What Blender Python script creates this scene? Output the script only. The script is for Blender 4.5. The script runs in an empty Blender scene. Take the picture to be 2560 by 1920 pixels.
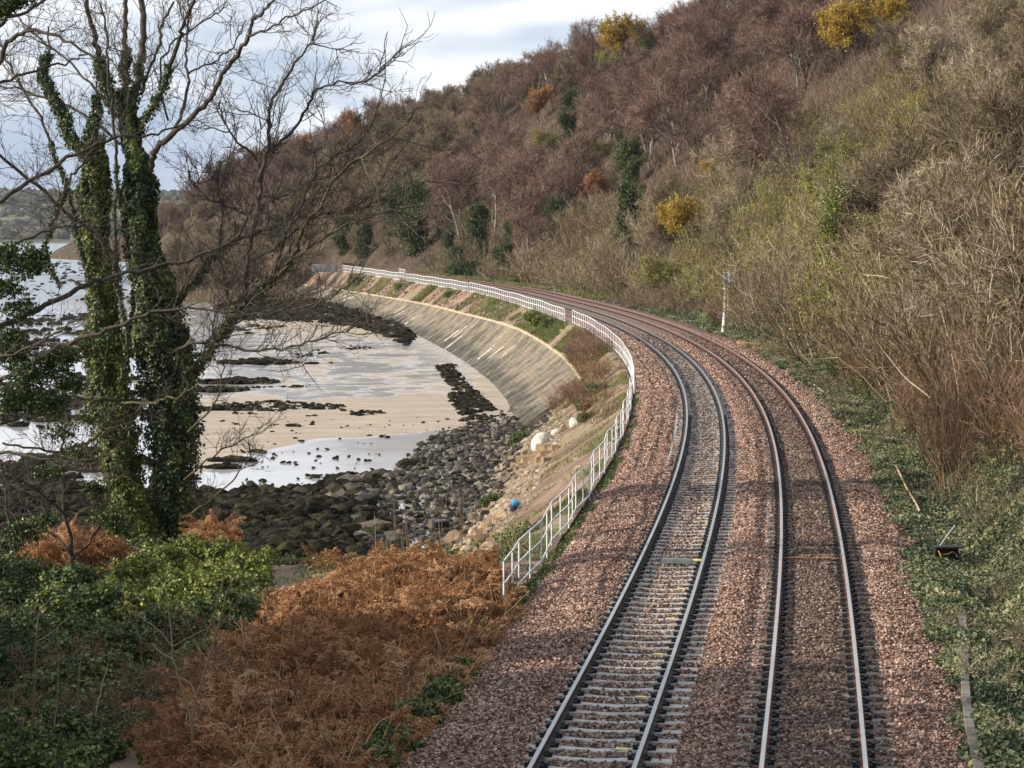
import bpy, math, random
import numpy as np
from mathutils import Matrix, Vector
rng = np.random.default_rng(7); random.seed(7)
sc = bpy.context.scene
COL = sc.collection
R = math.radians

# ------------------------------------------------------------------ camera model
F, HOR, CAMZ = 5600.0, 574.78, 7.9077
PIT = math.atan((960 - HOR) / F)
def at(px, py, Y):
    """world point seen at photo pixel (px,py) at forward distance Y"""
    v = (py - 960) / F
    yd = math.cos(PIT) - v * math.sin(PIT); zd = -math.sin(PIT) - v * math.cos(PIT)
    t = Y / yd
    return np.array([(px - 1280) / F * t, Y, CAMZ + zd * t])
def proj(p):
    p = np.asarray(p, float); x, y, z = p[..., 0], p[..., 1], p[..., 2] - CAMZ
    zc = y * math.cos(PIT) - z * math.sin(PIT); yc = -(z * math.cos(PIT) + y * math.sin(PIT))
    zc = np.where(zc < 1, 1, zc)
    return 1280 + F * x / zc, 960 + F * yc / zc
def onz(px, py, z):
    v = (py - 960) / F
    yd = math.cos(PIT) - v * math.sin(PIT); zd = -math.sin(PIT) - v * math.cos(PIT)
    t = (z - CAMZ) / zd
    return np.array([(px - 1280) / F * t, yd * t, z])

# ------------------------------------------------------------------ guide curve (centre of left track)
SS = np.arange(-60, 720, .5)
KAP = np.where(SS < 0, 0, np.interp(SS, [0,60,120,175,200,260,275,335,350,430,440,700],
      [-.00055,-.0015,-.00176,-.00162,-.0006,-.0006,0,0,-.0028,-.0028,0,0]))
TH = np.cumsum(KAP) * .5; I0 = 120
TH = TH - TH[I0] + .13524
GX = np.cumsum(np.sin(TH)) * .5; GY = np.cumsum(np.cos(TH)) * .5
GX += 1.97847 - GX[I0]; GY += 39.17073 - GY[I0]
def zt(s):
    s = np.asarray(s, float)
    return np.minimum(-.00361 * (s - 25) + 5.5095 * np.maximum(s, 0) ** 2 / 160000, .95)
def W(s, u, z):
    s, u, z = np.broadcast_arrays(np.asarray(s, float), u, z)
    x = np.interp(s, SS, GX); y = np.interp(s, SS, GY); t = np.interp(s, SS, TH)
    return np.stack([x + np.cos(t) * u, y - np.sin(t) * u, z], -1)
def su(x, y):
    x = np.atleast_1d(x).astype(float); y = np.atleast_1d(y).astype(float)
    so = np.empty(len(x)); uo = np.empty(len(x))
    for a in range(0, len(x), 4000):
        xx = x[a:a+4000]; yy = y[a:a+4000]
        d = (GX[None, ::4] - xx[:, None]) ** 2 + (GY[None, ::4] - yy[:, None]) ** 2
        j = d.argmin(1) * 4; c, s_ = np.cos(TH[j]), np.sin(TH[j])
        so[a:a+4000] = SS[j] + (xx - GX[j]) * s_ + (yy - GY[j]) * c
        uo[a:a+4000] = (xx - GX[j]) * c - (yy - GY[j]) * s_
    return so, uo
def sm(x): x = np.clip(x, 0, 1); return x * x * (3 - 2 * x)
# cheap smooth value noise
_N = rng.random((64, 64))
def vn(x, y, sc_=1.0):
    x = np.asarray(x, float) / sc_; y = np.asarray(y, float) / sc_
    xi = np.floor(x).astype(int); yi = np.floor(y).astype(int)
    fx = sm(x - xi); fy = sm(y - yi)
    g = lambda a, b: _N[a % 64, b % 64]
    return (g(xi, yi) * (1 - fx) + g(xi + 1, yi) * fx) * (1 - fy) + (g(xi, yi + 1) * (1 - fx) + g(xi + 1, yi + 1) * fx) * fy
def fbm(x, y, s_=1.0, o=4):
    a = 0; w = 0
    for k in range(o):
        a = a + vn(np.asarray(x) + 17.3 * k, np.asarray(y) - 9.1 * k, s_ / 2 ** k) / 2 ** k; w += 1 / 2 ** k
    return a / w

# ------------------------------------------------------------------ mesh building
class MB:
    def __init__(s): s.v = []; s.q = []; s.t = []; s.r = []; s.n = 0; s.mi = []; s.mt = []
    def add(s, v, q=None, t=None, rnd=None, mat=0):
        v = np.asarray(v, float).reshape(-1, 3)
        if q is not None and len(q):
            q = np.asarray(q).reshape(-1, 4); s.q.append(q + s.n); s.mi.append(np.full(len(q), mat))
        if t is not None and len(t):
            t = np.asarray(t).reshape(-1, 3); s.t.append(t + s.n); s.mt.append(np.full(len(t), mat))
        s.v.append(v); s.n += len(v)
        if rnd is None: rnd = np.full(len(v), .5)
        s.r.append(np.broadcast_to(np.asarray(rnd, float), (len(v),)))
        return s
    def mesh(s, name, mats, smooth=False):
        me = bpy.data.meshes.new(name)
        V = np.concatenate(s.v) if s.v else np.zeros((0, 3))
        Q = np.concatenate(s.q) if s.q else np.zeros((0, 4), int)
        T = np.concatenate(s.t) if s.t else np.zeros((0, 3), int)
        me.vertices.add(len(V)); me.vertices.foreach_set('co', V.astype(np.float32).ravel())
        nl = len(Q) * 4 + len(T) * 3
        me.loops.add(nl); me.loops.foreach_set('vertex_index', np.concatenate([Q.ravel(), T.ravel()]).astype(np.int32))
        me.polygons.add(len(Q) + len(T))
        st = np.concatenate([np.arange(len(Q)) * 4, len(Q) * 4 + np.arange(len(T)) * 3]).astype(np.int32)
        me.polygons.foreach_set('loop_start', st)
        mi = np.concatenate([np.concatenate(s.mi) if s.mi else np.zeros(0, int), np.concatenate(s.mt) if s.mt else np.zeros(0, int)]).astype(np.int32)
        me.polygons.foreach_set('material_index', mi)
        me.polygons.foreach_set('use_smooth', np.full(len(Q) + len(T), smooth))
        a = me.attributes.new('rnd', 'FLOAT', 'POINT'); a.data.foreach_set('value', np.concatenate(s.r).astype(np.float32))
        for m in (mats if isinstance(mats, (list, tuple)) else [mats]): me.materials.append(m)
        me.update(calc_edges=True); me.validate()
        return me
def link(name, me, parent=None, loc=None, rz=0, scale=1, base=None):
    o = bpy.data.objects.new(name, me); COL.objects.link(o)
    if loc is not None: o.location = loc
    if rz: o.rotation_euler = (0, 0, rz)
    if scale != 1: o.scale = (scale,) * 3 if not hasattr(scale, '__len__') else scale
    if parent:
        o.parent = parent
        if base is not None: o.matrix_parent_inverse = Matrix.Translation(-Vector(base))
    return o
def tag(o, label=None, cat=None, group=None, kind=None):
    if label: o['label'] = label
    if cat: o['category'] = cat
    if group: o['group'] = group
    if kind: o['kind'] = kind
    return o
def thing(name, label, cat, loc=(0, 0, 0), rz=0, group=None):
    o = bpy.data.objects.new(name, None); COL.objects.link(o); o.location = tuple(float(a) for a in loc); o.rotation_euler = (0, 0, rz)
    o.empty_display_size = .2
    return tag(o, label, cat, group)
def dup(root, loc, rz=0, scale=1, label=None, group=None):
    r = root.copy(); COL.objects.link(r); r.location = tuple(float(a) for a in loc); r.rotation_euler = (0, 0, rz)
    r.scale = (scale,) * 3 if not hasattr(scale, '__len__') else scale
    if label: r['label'] = label
    if group: r['group'] = group
    for ch in list(root.children):
        c = ch.copy(); COL.objects.link(c); c.parent = r
        for g in ch.children:
            d = g.copy(); COL.objects.link(d); d.parent = c
    return r
def march(px, py, hgt=0.0, y0=25, y1=620, side=None):
    """first point along the sight line of a photo pixel that is hgt above the ground"""
    Ys = np.arange(y0, y1, .25); P_ = np.stack([at(px, py, y) for y in Ys]); s, u = su(P_[:, 0], P_[:, 1])
    g = np.where(u > 0, np.where(u > 6.3, hill_z(s, np.maximum(u, 6.3)), zt(s) - .3), np.maximum(left_z(s, np.minimum(u, -3.3)), -5.2))
    ok = P_[:, 2] - g < hgt; j = int(np.argmax(ok)) if ok.any() else len(Ys) - 1
    return P_[j], float(g[j])
def grid(nu, nv):
    i, j = np.meshgrid(np.arange(nu - 1), np.arange(nv - 1), indexing='ij')
    a = i * nv + j
    return np.stack([a, a + nv, a + nv + 1, a + 1], -1).reshape(-1, 4)
def box(mb, c, size, rz=0, rnd=.5, mat=0, tilt=None):
    x, y, z = np.array(size) / 2
    v = np.array([[sx * x, sy * y, sz * z] for sx in (-1, 1) for sy in (-1, 1) for sz in (-1, 1)])
    if tilt is not None: v = v @ np.array(Matrix.Rotation(tilt[0], 3, 'X') @ Matrix.Rotation(tilt[1], 3, 'Y')).T
    c_, s_ = math.cos(rz), math.sin(rz)
    v = v @ np.array([[c_, s_, 0], [-s_, c_, 0], [0, 0, 1]]) + np.asarray(c)
    mb.add(v, [[0,1,3,2],[4,6,7,5],[0,4,5,1],[2,3,7,6],[0,2,6,4],[1,5,7,3]], rnd=rnd, mat=mat)
def bevel(me, w=.01, seg=2):
    import bmesh
    bm = bmesh.new(); bm.from_mesh(me)
    bmesh.ops.bevel(bm, geom=list(bm.edges), offset=w, segments=seg, affect='EDGES', profile=.7, clamp_overlap=True)
    bm.to_mesh(me); bm.free(); return me
def nrm(v): return v / np.maximum(np.linalg.norm(v, axis=-1, keepdims=True), 1e-9)
def frames(pl):
    t = np.gradient(pl, axis=1); t = nrm(t)
    ref = np.where(np.abs(t[:, :1, 2:3]) > .8, np.array([1., 0, 0]), np.array([0, 0, 1.]))
    a = nrm(np.cross(t, np.broadcast_to(ref, t.shape))); b = np.cross(t, a)
    return t, a, b
def tubes(mb, pl, r, k=3, rnd=None, mat=0):
    """pl (B,n,3) ; r (B,n)"""
    B, n, _ = pl.shape
    if B == 0: return
    t, a, b = frames(pl)
    ang = np.arange(k) * 2 * np.pi / k
    ring = a[:, :, None] * np.cos(ang)[:, None] + b[:, :, None] * np.sin(ang)[:, None]
    v = pl[:, :, None] + ring * r[:, :, None, None]
    i, j, m = np.meshgrid(np.arange(B), np.arange(n - 1), np.arange(k), indexing='ij')
    base = i * n * k + j * k; m2 = (m + 1) % k
    q = np.stack([base + m, base + m2, base + k + m2, base + k + m], -1).reshape(-1, 4)
    if rnd is None: rnd = rng.random(B)
    mb.add(v, q, rnd=np.repeat(rnd, n * k), mat=mat)
def ribbons(mb, pl, w, rnd=None, mat=0):
    B, n, _ = pl.shape
    if B == 0: return
    t = nrm(np.gradient(pl, axis=1))
    side = nrm(np.cross(t, nrm(rng.normal(size=(B, 1, 3)))))
    v = np.stack([pl - side * w[:, :, None] / 2, pl + side * w[:, :, None] / 2], 2)
    i, j = np.meshgrid(np.arange(B), np.arange(n - 1), indexing='ij'); a = i * n * 2 + j * 2
    q = np.stack([a, a + 1, a + 3, a + 2], -1).reshape(-1, 4)
    if rnd is None: rnd = rng.random(B)
    mb.add(v, q, rnd=np.repeat(rnd, n * 2), mat=mat)
def leaves(mb, c, size, asp=.6, up=0.0, nor=None, rnd=None, mat=0):
    B = len(c)
    if B == 0: return
    n_ = rng.normal(size=(B, 3)); n_[:, 2] += up
    if nor is not None: n_ = n_ * .55 + nor
    n_ = nrm(n_); a = nrm(np.cross(n_, rng.normal(size=(B, 3)))); b = np.cross(n_, a)
    s_ = (np.broadcast_to(size, (B,)) * (.6 + .8 * rng.random(B)))[:, None] / 2
    fold = n_ * s_ * .25
    v = np.stack([c - a * s_, c - b * s_ * asp + fold, c + a * s_, c + b * s_ * asp + fold], 1)
    if rnd is None: rnd = rng.random(B)
    mb.add(v, np.arange(B * 4).reshape(-1, 4), rnd=np.repeat(rnd, 4), mat=mat)
def grow(st, d, L, n, jit=.15, up=0.0):
    B = len(st); p = np.zeros((B, n, 3)); p[:, 0] = st; d = nrm(d); L = np.broadcast_to(L, (B,))
    for k in range(1, n):
        d = nrm(d + rng.normal(size=(B, 3)) * jit + np.array([0, 0, up]))
        p[:, k] = p[:, k - 1] + d * (L / (n - 1))[:, None]
    return p
def kids(pl, c, t0=.25, t1=1., ang=.8, sd=.2, bias=None):
    """returns start, dir, parent-index, t"""
    B, n, _ = pl.shape
    par = np.repeat(np.arange(B), c); t = t0 + (t1 - t0) * rng.random(B * c)
    x = t * (n - 1); i = np.minimum(x.astype(int), n - 2); fx = (x - i)[:, None]
    p = pl[par, i] * (1 - fx) + pl[par, i + 1] * fx
    tg = nrm(pl[par, i + 1] - pl[par, i])
    pr = nrm(np.cross(tg, rng.normal(size=(B * c, 3))))
    if bias is not None: pr = nrm(pr + bias)
    a = ang + sd * rng.normal(size=B * c)
    return p, tg * np.cos(a)[:, None] + pr * np.sin(a)[:, None], par, t
def taper(B, n, r0, r1): 
    r0 = np.broadcast_to(r0, (B,)); r1 = np.broadcast_to(r1, (B,))
    return r0[:, None] + (r1 - r0)[:, None] * np.linspace(0, 1, n)[None]
def crv(pts, n):
    """Catmull-Rom through pts (m,k) resampled to n"""
    P = np.asarray(pts, float); P = np.vstack([2 * P[0] - P[1], P, 2 * P[-1] - P[-2]])
    m = len(P) - 3; x = np.linspace(0, m, n); i = np.minimum(x.astype(int), m - 1); f = (x - i)[:, None]
    p0, p1, p2, p3 = P[i], P[i + 1], P[i + 2], P[i + 3]
    return .5 * (2 * p1 + (p2 - p0) * f + (2 * p0 - 5 * p1 + 4 * p2 - p3) * f ** 2 + (3 * p1 - p0 - 3 * p2 + p3) * f ** 3)

# ------------------------------------------------------------------ materials
def mat(name, stops, rough=.8, ns=3.0, na=.35, orand=0.0, attr=.6, spec=.3, metal=0, bump=0, bs=20, coord='Object', trans=0, dist=.02):
    """colour = ramp( attr*rnd + noise + objectrandom )"""
    m = bpy.data.materials.new(name); m.use_nodes = True; nt = m.node_tree; N = nt.nodes; L = nt.links
    b = N['Principled BSDF']; b.inputs['Roughness'].default_value = rough; b.inputs['Metallic'].default_value = metal
    b.inputs['Specular IOR Level'].default_value = spec
    tc = N.new('ShaderNodeTexCoord')
    no = N.new('ShaderNodeTexNoise'); no.inputs['Scale'].default_value = ns; no.inputs['Detail'].default_value = 5
    L.new(tc.outputs[coord], no.inputs['Vector'])
    at_ = N.new('ShaderNodeAttribute'); at_.attribute_name = 'rnd'
    def math_(op, a, b_, c=None):
        n = N.new('ShaderNodeMath'); n.operation = op
        for k, v in enumerate((a, b_) if c is None else (a, b_, c)):
            if hasattr(v, 'links'): L.new(v, n.inputs[k])
            else: n.inputs[k].default_value = v
        return n.outputs[0]
    x = math_('MULTIPLY_ADD', no.outputs['Fac'], na * 2.2, .5 - na * 1.1)
    y = math_('MULTIPLY_ADD', at_.outputs['Fac'], attr, -.5 * attr)
    x = math_('ADD', x, y)
    if orand:
        oi = N.new('ShaderNodeObjectInfo')
        x = math_('ADD', x, math_('MULTIPLY_ADD', oi.outputs['Random'], orand, -.5 * orand))
    rp = N.new('ShaderNodeValToRGB'); L.new(x, rp.inputs[0])
    e = rp.color_ramp.elements
    while len(e) < len(stops): e.new(.5)
    for k, (p, c) in enumerate(stops): e[k].position = p; e[k].color = (*c, 1)
    L.new(rp.outputs[0], b.inputs['Base Color'])
    if bump:
        n2 = N.new('ShaderNodeTexNoise'); n2.inputs['Scale'].default_value = bs; n2.inputs['Detail'].default_value = 6
        L.new(tc.outputs[coord], n2.inputs['Vector'])
        bp = N.new('ShaderNodeBump'); bp.inputs['Strength'].default_value = bump; bp.inputs['Distance'].default_value = dist
        L.new(n2.outputs['Fac'], bp.inputs['Height']); L.new(bp.outputs[0], b.inputs['Normal'])
    if trans:
        tr = N.new('ShaderNodeBsdfTranslucent'); L.new(rp.outputs[0], tr.inputs['Color'])
        mx = N.new('ShaderNodeMixShader'); mx.inputs[0].default_value = trans
        L.new(b.outputs[0], mx.inputs[1]); L.new(tr.outputs[0], mx.inputs[2])
        L.new(mx.outputs[0], N['Material Output'].inputs['Surface'])
    return m
def flat3(a, b, c): return [(.2, a), (.5, b), (.8, c)]
M = {}
M['stone_pink'] = mat('ballast_granite', [(.05, (.06,.034,.024)), (.35, (.21,.122,.088)), (.65, (.37,.235,.175)), (.95, (.56,.42,.335))], .9, .7, .26, attr=.95)
M['stone_brown'] = mat('ballast_dirty', [(.05, (.035,.026,.02)), (.4, (.115,.078,.06)), (.7, (.19,.13,.10)), (.97, (.34,.27,.22))], .9, .7, .26, attr=.95)
M['stone_grey'] = mat('ballast_greyish', [(.05, (.04,.034,.031)), (.4, (.13,.108,.095)), (.7, (.22,.185,.165)), (.97, (.36,.32,.29))], .9, .7, .2, attr=.95)
M['ballast'] = mat('ballast_bed', [(.2, (.055,.032,.026)), (.5, (.19,.115,.09)), (.8, (.38,.26,.21))], .95, 9, .75, attr=0, bump=1, bs=16, dist=.08)
M['concrete'] = mat('sleeper_concrete', [(.2, (.24,.23,.21)), (.5, (.40,.39,.36)), (.85, (.55,.53,.5))], .85, 6, .3, orand=.25, attr=0, bump=.3, bs=60, dist=.004)
M['concrete_dirty'] = mat('sleeper_dirty', [(.2, (.085,.07,.058)), (.5, (.18,.155,.13)), (.85, (.30,.27,.24))], .9, 4, .4, orand=.4, attr=0, bump=.3, bs=60, dist=.004)
M['clip'] = mat('clip_dark', flat3((.008,.009,.012), (.014,.015,.02), (.03,.03,.035)), .6, 30, .3, attr=.3)
M['railside'] = mat('rail_side_grey', flat3((.035,.028,.023), (.07,.055,.045), (.12,.10,.085)), .8, 8, .3, attr=0)
M['railrust'] = mat('rail_side_rust', flat3((.075,.03,.018), (.15,.062,.036), (.22,.10,.06)), .85, 8, .3, attr=0)
M['railtop'] = mat('rail_top_grey', flat3((.27,.28,.28), (.36,.37,.37), (.42,.43,.43)), .38, 2, .2, attr=0, metal=.45, spec=.5)
M['railtop2'] = mat('rail_top_bright', flat3((.40,.38,.35), (.52,.50,.48), (.6,.58,.56)), .3, 2, .2, attr=0, metal=.6, spec=.5)
M['yellow'] = mat('yellow_paint', flat3((.45,.38,.12), (.65,.56,.2), (.75,.68,.35)), .6, 20, .3, attr=0)
M['white'] = mat('white_paint', flat3((.5,.52,.52), (.70,.72,.72), (.8,.81,.8)), .45, 6, .25, attr=0)
M['bark'] = mat('bark', flat3((.022,.018,.014), (.06,.05,.038), (.12,.105,.07)), .9, 6, .4, attr=.3, bump=.5, bs=18)
M['bark_moss'] = mat('bark_moss', flat3((.035,.032,.016), (.085,.08,.035), (.16,.15,.07)), .9, 4, .4, attr=.3, bump=.5, bs=18)
M['twig'] = mat('twig_dark', flat3((.035,.026,.02), (.075,.058,.045), (.14,.115,.085)), .85, 3, .2, attr=.7)
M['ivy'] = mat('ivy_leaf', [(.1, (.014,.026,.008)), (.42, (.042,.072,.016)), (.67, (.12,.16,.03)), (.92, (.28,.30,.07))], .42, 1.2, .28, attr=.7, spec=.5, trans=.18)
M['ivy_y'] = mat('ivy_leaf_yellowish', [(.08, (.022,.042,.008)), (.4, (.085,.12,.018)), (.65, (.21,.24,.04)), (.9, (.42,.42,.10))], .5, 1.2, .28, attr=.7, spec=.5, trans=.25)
M['groundivy'] = mat('ground_ivy', [(.1, (.02,.034,.015)), (.35, (.06,.085,.038)), (.6, (.13,.155,.07)), (.78, (.22,.23,.11)), (.95, (.36,.33,.19))], .6, 1.1, .4, attr=.8, spec=.4, trans=.1)
M['bracken'] = mat('bracken_dead', [(.08, (.08,.037,.02)), (.33, (.22,.105,.048)), (.62, (.41,.215,.10)), (.9, (.60,.39,.22))], .9, .7, .25, attr=.8, trans=.15)
M['straw'] = mat('straw_stem', flat3((.14,.08,.04), (.30,.19,.10), (.48,.36,.22)), .85, 2, .2, attr=.8)
M['soil'] = mat('soil_dark', flat3((.018,.014,.009), (.045,.032,.02), (.08,.06,.038)), .95, .7, .5, attr=0, bump=.6, bs=6)
M['hillsoil'] = mat('hill_floor', flat3((.035,.025,.016), (.07,.05,.033), (.12,.088,.058)), .95, .25, .5, attr=0, bump=.6, bs=2, dist=.3)
M['hilltwig_p'] = mat('twigs_purple_brown', [(.05, (.07,.040,.030)), (.45, (.165,.102,.076)), (.8, (.27,.18,.135)), (1, (.38,.28,.22))], .9, .12, .15, orand=.35, attr=.5)
M['hilltwig_o'] = mat('twigs_olive_brown', [(.05, (.085,.062,.038)), (.45, (.20,.148,.092)), (.8, (.31,.24,.155)), (1, (.42,.35,.25))], .9, .12, .15, orand=.4, attr=.5)
M['tantwig'] = mat('twigs_tan', [(.02, (.042,.03,.018)), (.3, (.11,.082,.047)), (.6, (.235,.18,.108)), (.85, (.37,.30,.195)), (1, (.60,.52,.39))], .85, .2, .15, orand=.45, attr=.85)
M['under_o'] = mat('undergrowth_brown', [(.05, (.05,.036,.022)), (.5, (.125,.092,.06)), (.95, (.25,.195,.13))], .9, .06, .5, attr=.45)
M['understem'] = mat('stems_under', [(.05, (.035,.024,.015)), (.5, (.10,.07,.045)), (.95, (.22,.165,.10))], .9, .12, .35, attr=.6)
M['brambletwig'] = mat('twigs_red_brown', [(.05, (.05,.030,.018)), (.4, (.15,.092,.052)), (.75, (.29,.19,.11)), (1, (.42,.31,.20))], .85, .2, .15, orand=.3, attr=.65)
M['hillbark'] = mat('hill_bark', flat3((.04,.032,.026), (.13,.112,.094), (.30,.275,.24)), .9, .6, .3, orand=.4, attr=.2)
M['yleaf'] = mat('leaf_yellow', [(.1, (.20,.12,.018)), (.5, (.44,.29,.04)), (.9, (.62,.46,.09))], .8, .4, .25, orand=.25, attr=.6, trans=.3)
M['oleaf'] = mat('leaf_orange', [(.1, (.18,.08,.03)), (.5, (.36,.18,.07)), (.9, (.48,.29,.14))], .8, .4, .25, orand=.15, attr=.6, trans=.25)
M['gyleaf'] = mat('leaf_green_yellow', [(.1, (.09,.11,.015)), (.45, (.27,.28,.045)), (.85, (.52,.48,.10))], .8, .4, .25, orand=.2, attr=.7, trans=.3)
M['gleaf'] = mat('leaf_evergreen', [(.1, (.016,.03,.012)), (.5, (.045,.075,.022)), (.9, (.12,.16,.045))], .7, .4, .3, orand=.3, attr=.7, trans=.1)
M['grass'] = mat('grass', [(.1, (.05,.07,.02)), (.4, (.13,.15,.05)), (.7, (.24,.22,.10)), (.95, (.36,.29,.16))], .9, .25, .4, attr=.5)
M['bankearth'] = mat('bank_earth', [(.15, (.09,.07,.04)), (.4, (.19,.13,.09)), (.6, (.27,.18,.13)), (.75, (.17,.17,.07)), (.95, (.33,.28,.2))], .95, .35, .75, attr=0, bump=.8, bs=2.5, dist=.15)
M['rockbank'] = mat('rock_bank', [(.15, (.12,.09,.06)), (.45, (.27,.21,.15)), (.8, (.42,.35,.26))], .95, .8, .6, attr=.3, bump=1, bs=3, dist=.15)
M['weedrock'] = mat('seaweed_rock', [(.1, (.005,.005,.004)), (.45, (.018,.016,.010)), (.75, (.045,.040,.022)), (.97, (.085,.072,.042))], .95, 1.6, .45, attr=.5, spec=.08, bump=1, bs=9, dist=.12)
M['greyrock'] = mat('shore_stone', [(.1, (.014,.012,.009)), (.45, (.048,.040,.029)), (.75, (.115,.097,.072)), (.97, (.24,.205,.155))], .8, 1.2, .3, attr=.8, bump=.5, bs=14, dist=.04)
M['tanrock'] = mat('tan_boulder', flat3((.16,.11,.065), (.33,.235,.14), (.48,.37,.24)), .9, 1.5, .5, attr=.5, bump=.6, bs=8, dist=.05)

# ------------------------------------------------------------------ camera, sky, sun
cam = bpy.data.cameras.new('camera'); cam.sensor_width = 36; cam.lens = 36 * F / 2560; cam.clip_end = 20000; cam.clip_start = .5
co = bpy.data.objects.new('camera', cam); COL.objects.link(co); co.location = (0, 0, CAMZ); co.rotation_euler = (math.pi / 2 - PIT, 0, 0)
sc.camera = co
SUN_EL, SUN_AZ = R(21), R(258)          # azimuth clockwise from +Y (view direction)
sd = Vector((math.sin(SUN_AZ) * math.cos(SUN_EL), math.cos(SUN_AZ) * math.cos(SUN_EL), math.sin(SUN_EL)))
sl = bpy.data.lights.new('sun', 'SUN'); sl.energy = 5.0; sl.angle = R(.6); sl.color = (1, .89, .74)
so = bpy.data.objects.new('sun', sl); COL.objects.link(so); so.rotation_euler = sd.to_track_quat('Z', 'Y').to_euler(); so.location = (-60, -40, 60)
w = bpy.data.worlds.new('World'); sc.world = w; w.use_nodes = True
N = w.node_tree.nodes; L = w.node_tree.links
bg = N['Background']; bg.inputs['Strength'].default_value = .095
sky = N.new('ShaderNodeTexSky'); sky.sky_type = 'NISHITA'; sky.sun_disc = False; sky.sun_elevation = SUN_EL; sky.sun_rotation = SUN_AZ
sky.air_density = 1.2; sky.dust_density = 1.5; sky.ozone_density = 1.5
tc = N.new('ShaderNodeTexCoord')
def cloud(scale, loc, det, lo, hi, dist=0.0):
    mp = N.new('ShaderNodeMapping'); mp.inputs['Scale'].default_value = scale; mp.inputs['Location'].default_value = loc
    L.new(tc.outputs['Generated'], mp.inputs['Vector'])
    no = N.new('ShaderNodeTexNoise'); no.inputs['Detail'].default_value = det; no.inputs['Scale'].default_value = 1; no.inputs['Distortion'].default_value = dist
    no.inputs['Roughness'].default_value = .5
    L.new(mp.outputs[0], no.inputs['Vector'])
    mr = N.new('ShaderNodeMapRange'); mr.interpolation_type = 'SMOOTHSTEP'; L.new(no.outputs['Fac'], mr.inputs[0]); mr.inputs[1].default_value = lo; mr.inputs[2].default_value = hi
    return mr.outputs[0]
def mixc(f, a, b):
    m = N.new('ShaderNodeMix'); m.data_type = 'RGBA'
    for k, v in ((0, f), (6, a), (7, b)):
        if hasattr(v, 'links'): L.new(v, m.inputs[k])
        else: m.inputs[k].default_value = v
    return m.outputs[2]
blue = mixc(.75, sky.outputs[0], (4.3, 5.5, 7.6, 1))
c1 = cloud((3.2, 1.0, 14), (3.15, .3, 1.62), 4, .38, .60, .5)
c2 = cloud((3.4, 1.0, 30), (.9, 2.2, .35), 3, .50, .70, .3)
white = mixc(c2, (9.3, 9.4, 9.5, 1), (6.8, 7.2, 7.8, 1))
L.new(mixc(c1, blue, white), bg.inputs['Color'])
sc.view_settings.view_transform = 'Standard'; sc.view_settings.look = 'None'; sc.view_settings.exposure = .38; sc.view_settings.gamma = 1
sc.cycles.max_bounces = 4; sc.cycles.diffuse_bounces = 2; sc.cycles.glossy_bounces = 2; sc.cycles.transmission_bounces = 3; sc.cycles.transparent_max_bounces = 6
sc.cycles.caustics_reflective = False; sc.cycles.caustics_refractive = False

# ------------------------------------------------------------------ heights of the ground
def beach_z(x, y):
    a = sm((y - 170) / 140) * sm((x + 75) / 50)
    return -5.22 + 1.15 * a + .05 * (fbm(x, y, 9) - .5) - .45 * sm((-x - 30 - .06 * y) / 40) 
WS = [100, 110, 117, 147, 171, 192, 217, 243, 271, 317, 347, 381, 420]
WU = [-5.4, -5.5, -5.5, -5.5, -5.9, -6.2, -6.2, -6.2, -6.2, -6.2, -6.2, -6.2, -6.2]
WZ = [-2.4, -2.1, -2.0, -1.8, -1.3, -1.28, -1.42, -1.45, -1.64, -2.0, -2.27, -2.37, -2.5]
TS = [80, 105, 120, 140, 162, 183, 204, 230, 256, 278, 311, 381]
TU = [-10.2, -10.4, -10.6, -10.6, -10.8, -10.8, -10.8, -10.8, -10.8, -10.8, -10.8, -10.8]
TZ = [-5.5, -5.4, -5.3, -5.3, -5.3, -5.12, -4.85, -4.45, -4.25, -4.1, -4.05, -4.0]
def left_z(s, u):
    """embankment on the sea side, u negative"""
    s = np.asarray(s, float); u = np.asarray(u, float)
    x = np.interp(s, SS, GX) + u; y = np.interp(s, SS, GY)
    n = fbm(x, y, 2.2) - .5
    plat = -.45 - .068 * np.maximum(-u - 4, 0) + .3 * n
    d = np.maximum(-u - 3.7, 0)
    slope = zt(s) - .35 - d * .70 + .45 * n * sm(d / 1.5)
    slope = np.maximum(slope, -6.0)
    wu = np.interp(s, WS, WU); wz = np.interp(s, WS, WZ)
    f = np.clip((-3.7 - u) / (-3.7 - wu), 0, 1)
    wall = (zt(s) - .35) * (1 - f) + (wz - .05) * f + .35 * n * np.sin(f * np.pi) 
    wall = np.where(u < wu, wz - .4 - (wu - u) * .9, wall)
    k1 = sm((s - 15 - .85 * np.maximum(-u - 7, 0)) / 13); k2 = sm((s - 84) / 34)
    z = plat * (1 - k1) + slope * k1
    return z * (1 - k2) + wall * k2
def hill_z(s, u):
    s = np.asarray(s, float); u = np.asarray(u, float)
    Hc = np.interp(s, [0,120,200,260,330,370,400,426,446,470,490,508,520,544,562,576,590,620],
                      [45,45,46,48,49,47,40,37,34,30.5,26,24,22.5,16,9,3,0,0])
    sl_ = np.interp(s, [0,100,200,350,450,600], [.95,.85,.74,.74,1.1,1.4])
    u0 = np.interp(s, [0,60,150,220,240,330,360], [7.3,7.5,8,9,13,13,9])
    v = np.maximum(u - u0, 0); k = 6.
    a = v * sl_
    a = -k * np.log(np.exp(-a / k) + np.exp(-(Hc + v * .04) / k)) + k * np.log(1 + np.exp(-Hc / k))
    p = W(s, u, 0)
    return zt(s) - .2 - .3 * sm((u - 5.5) / 2) * (1 - sm((u - u0) / 2)) + np.maximum(a, 0) + sm((u - u0) / 8) * 3.0 * (fbm(p[..., 0], p[..., 1], 14) - .5)

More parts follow.
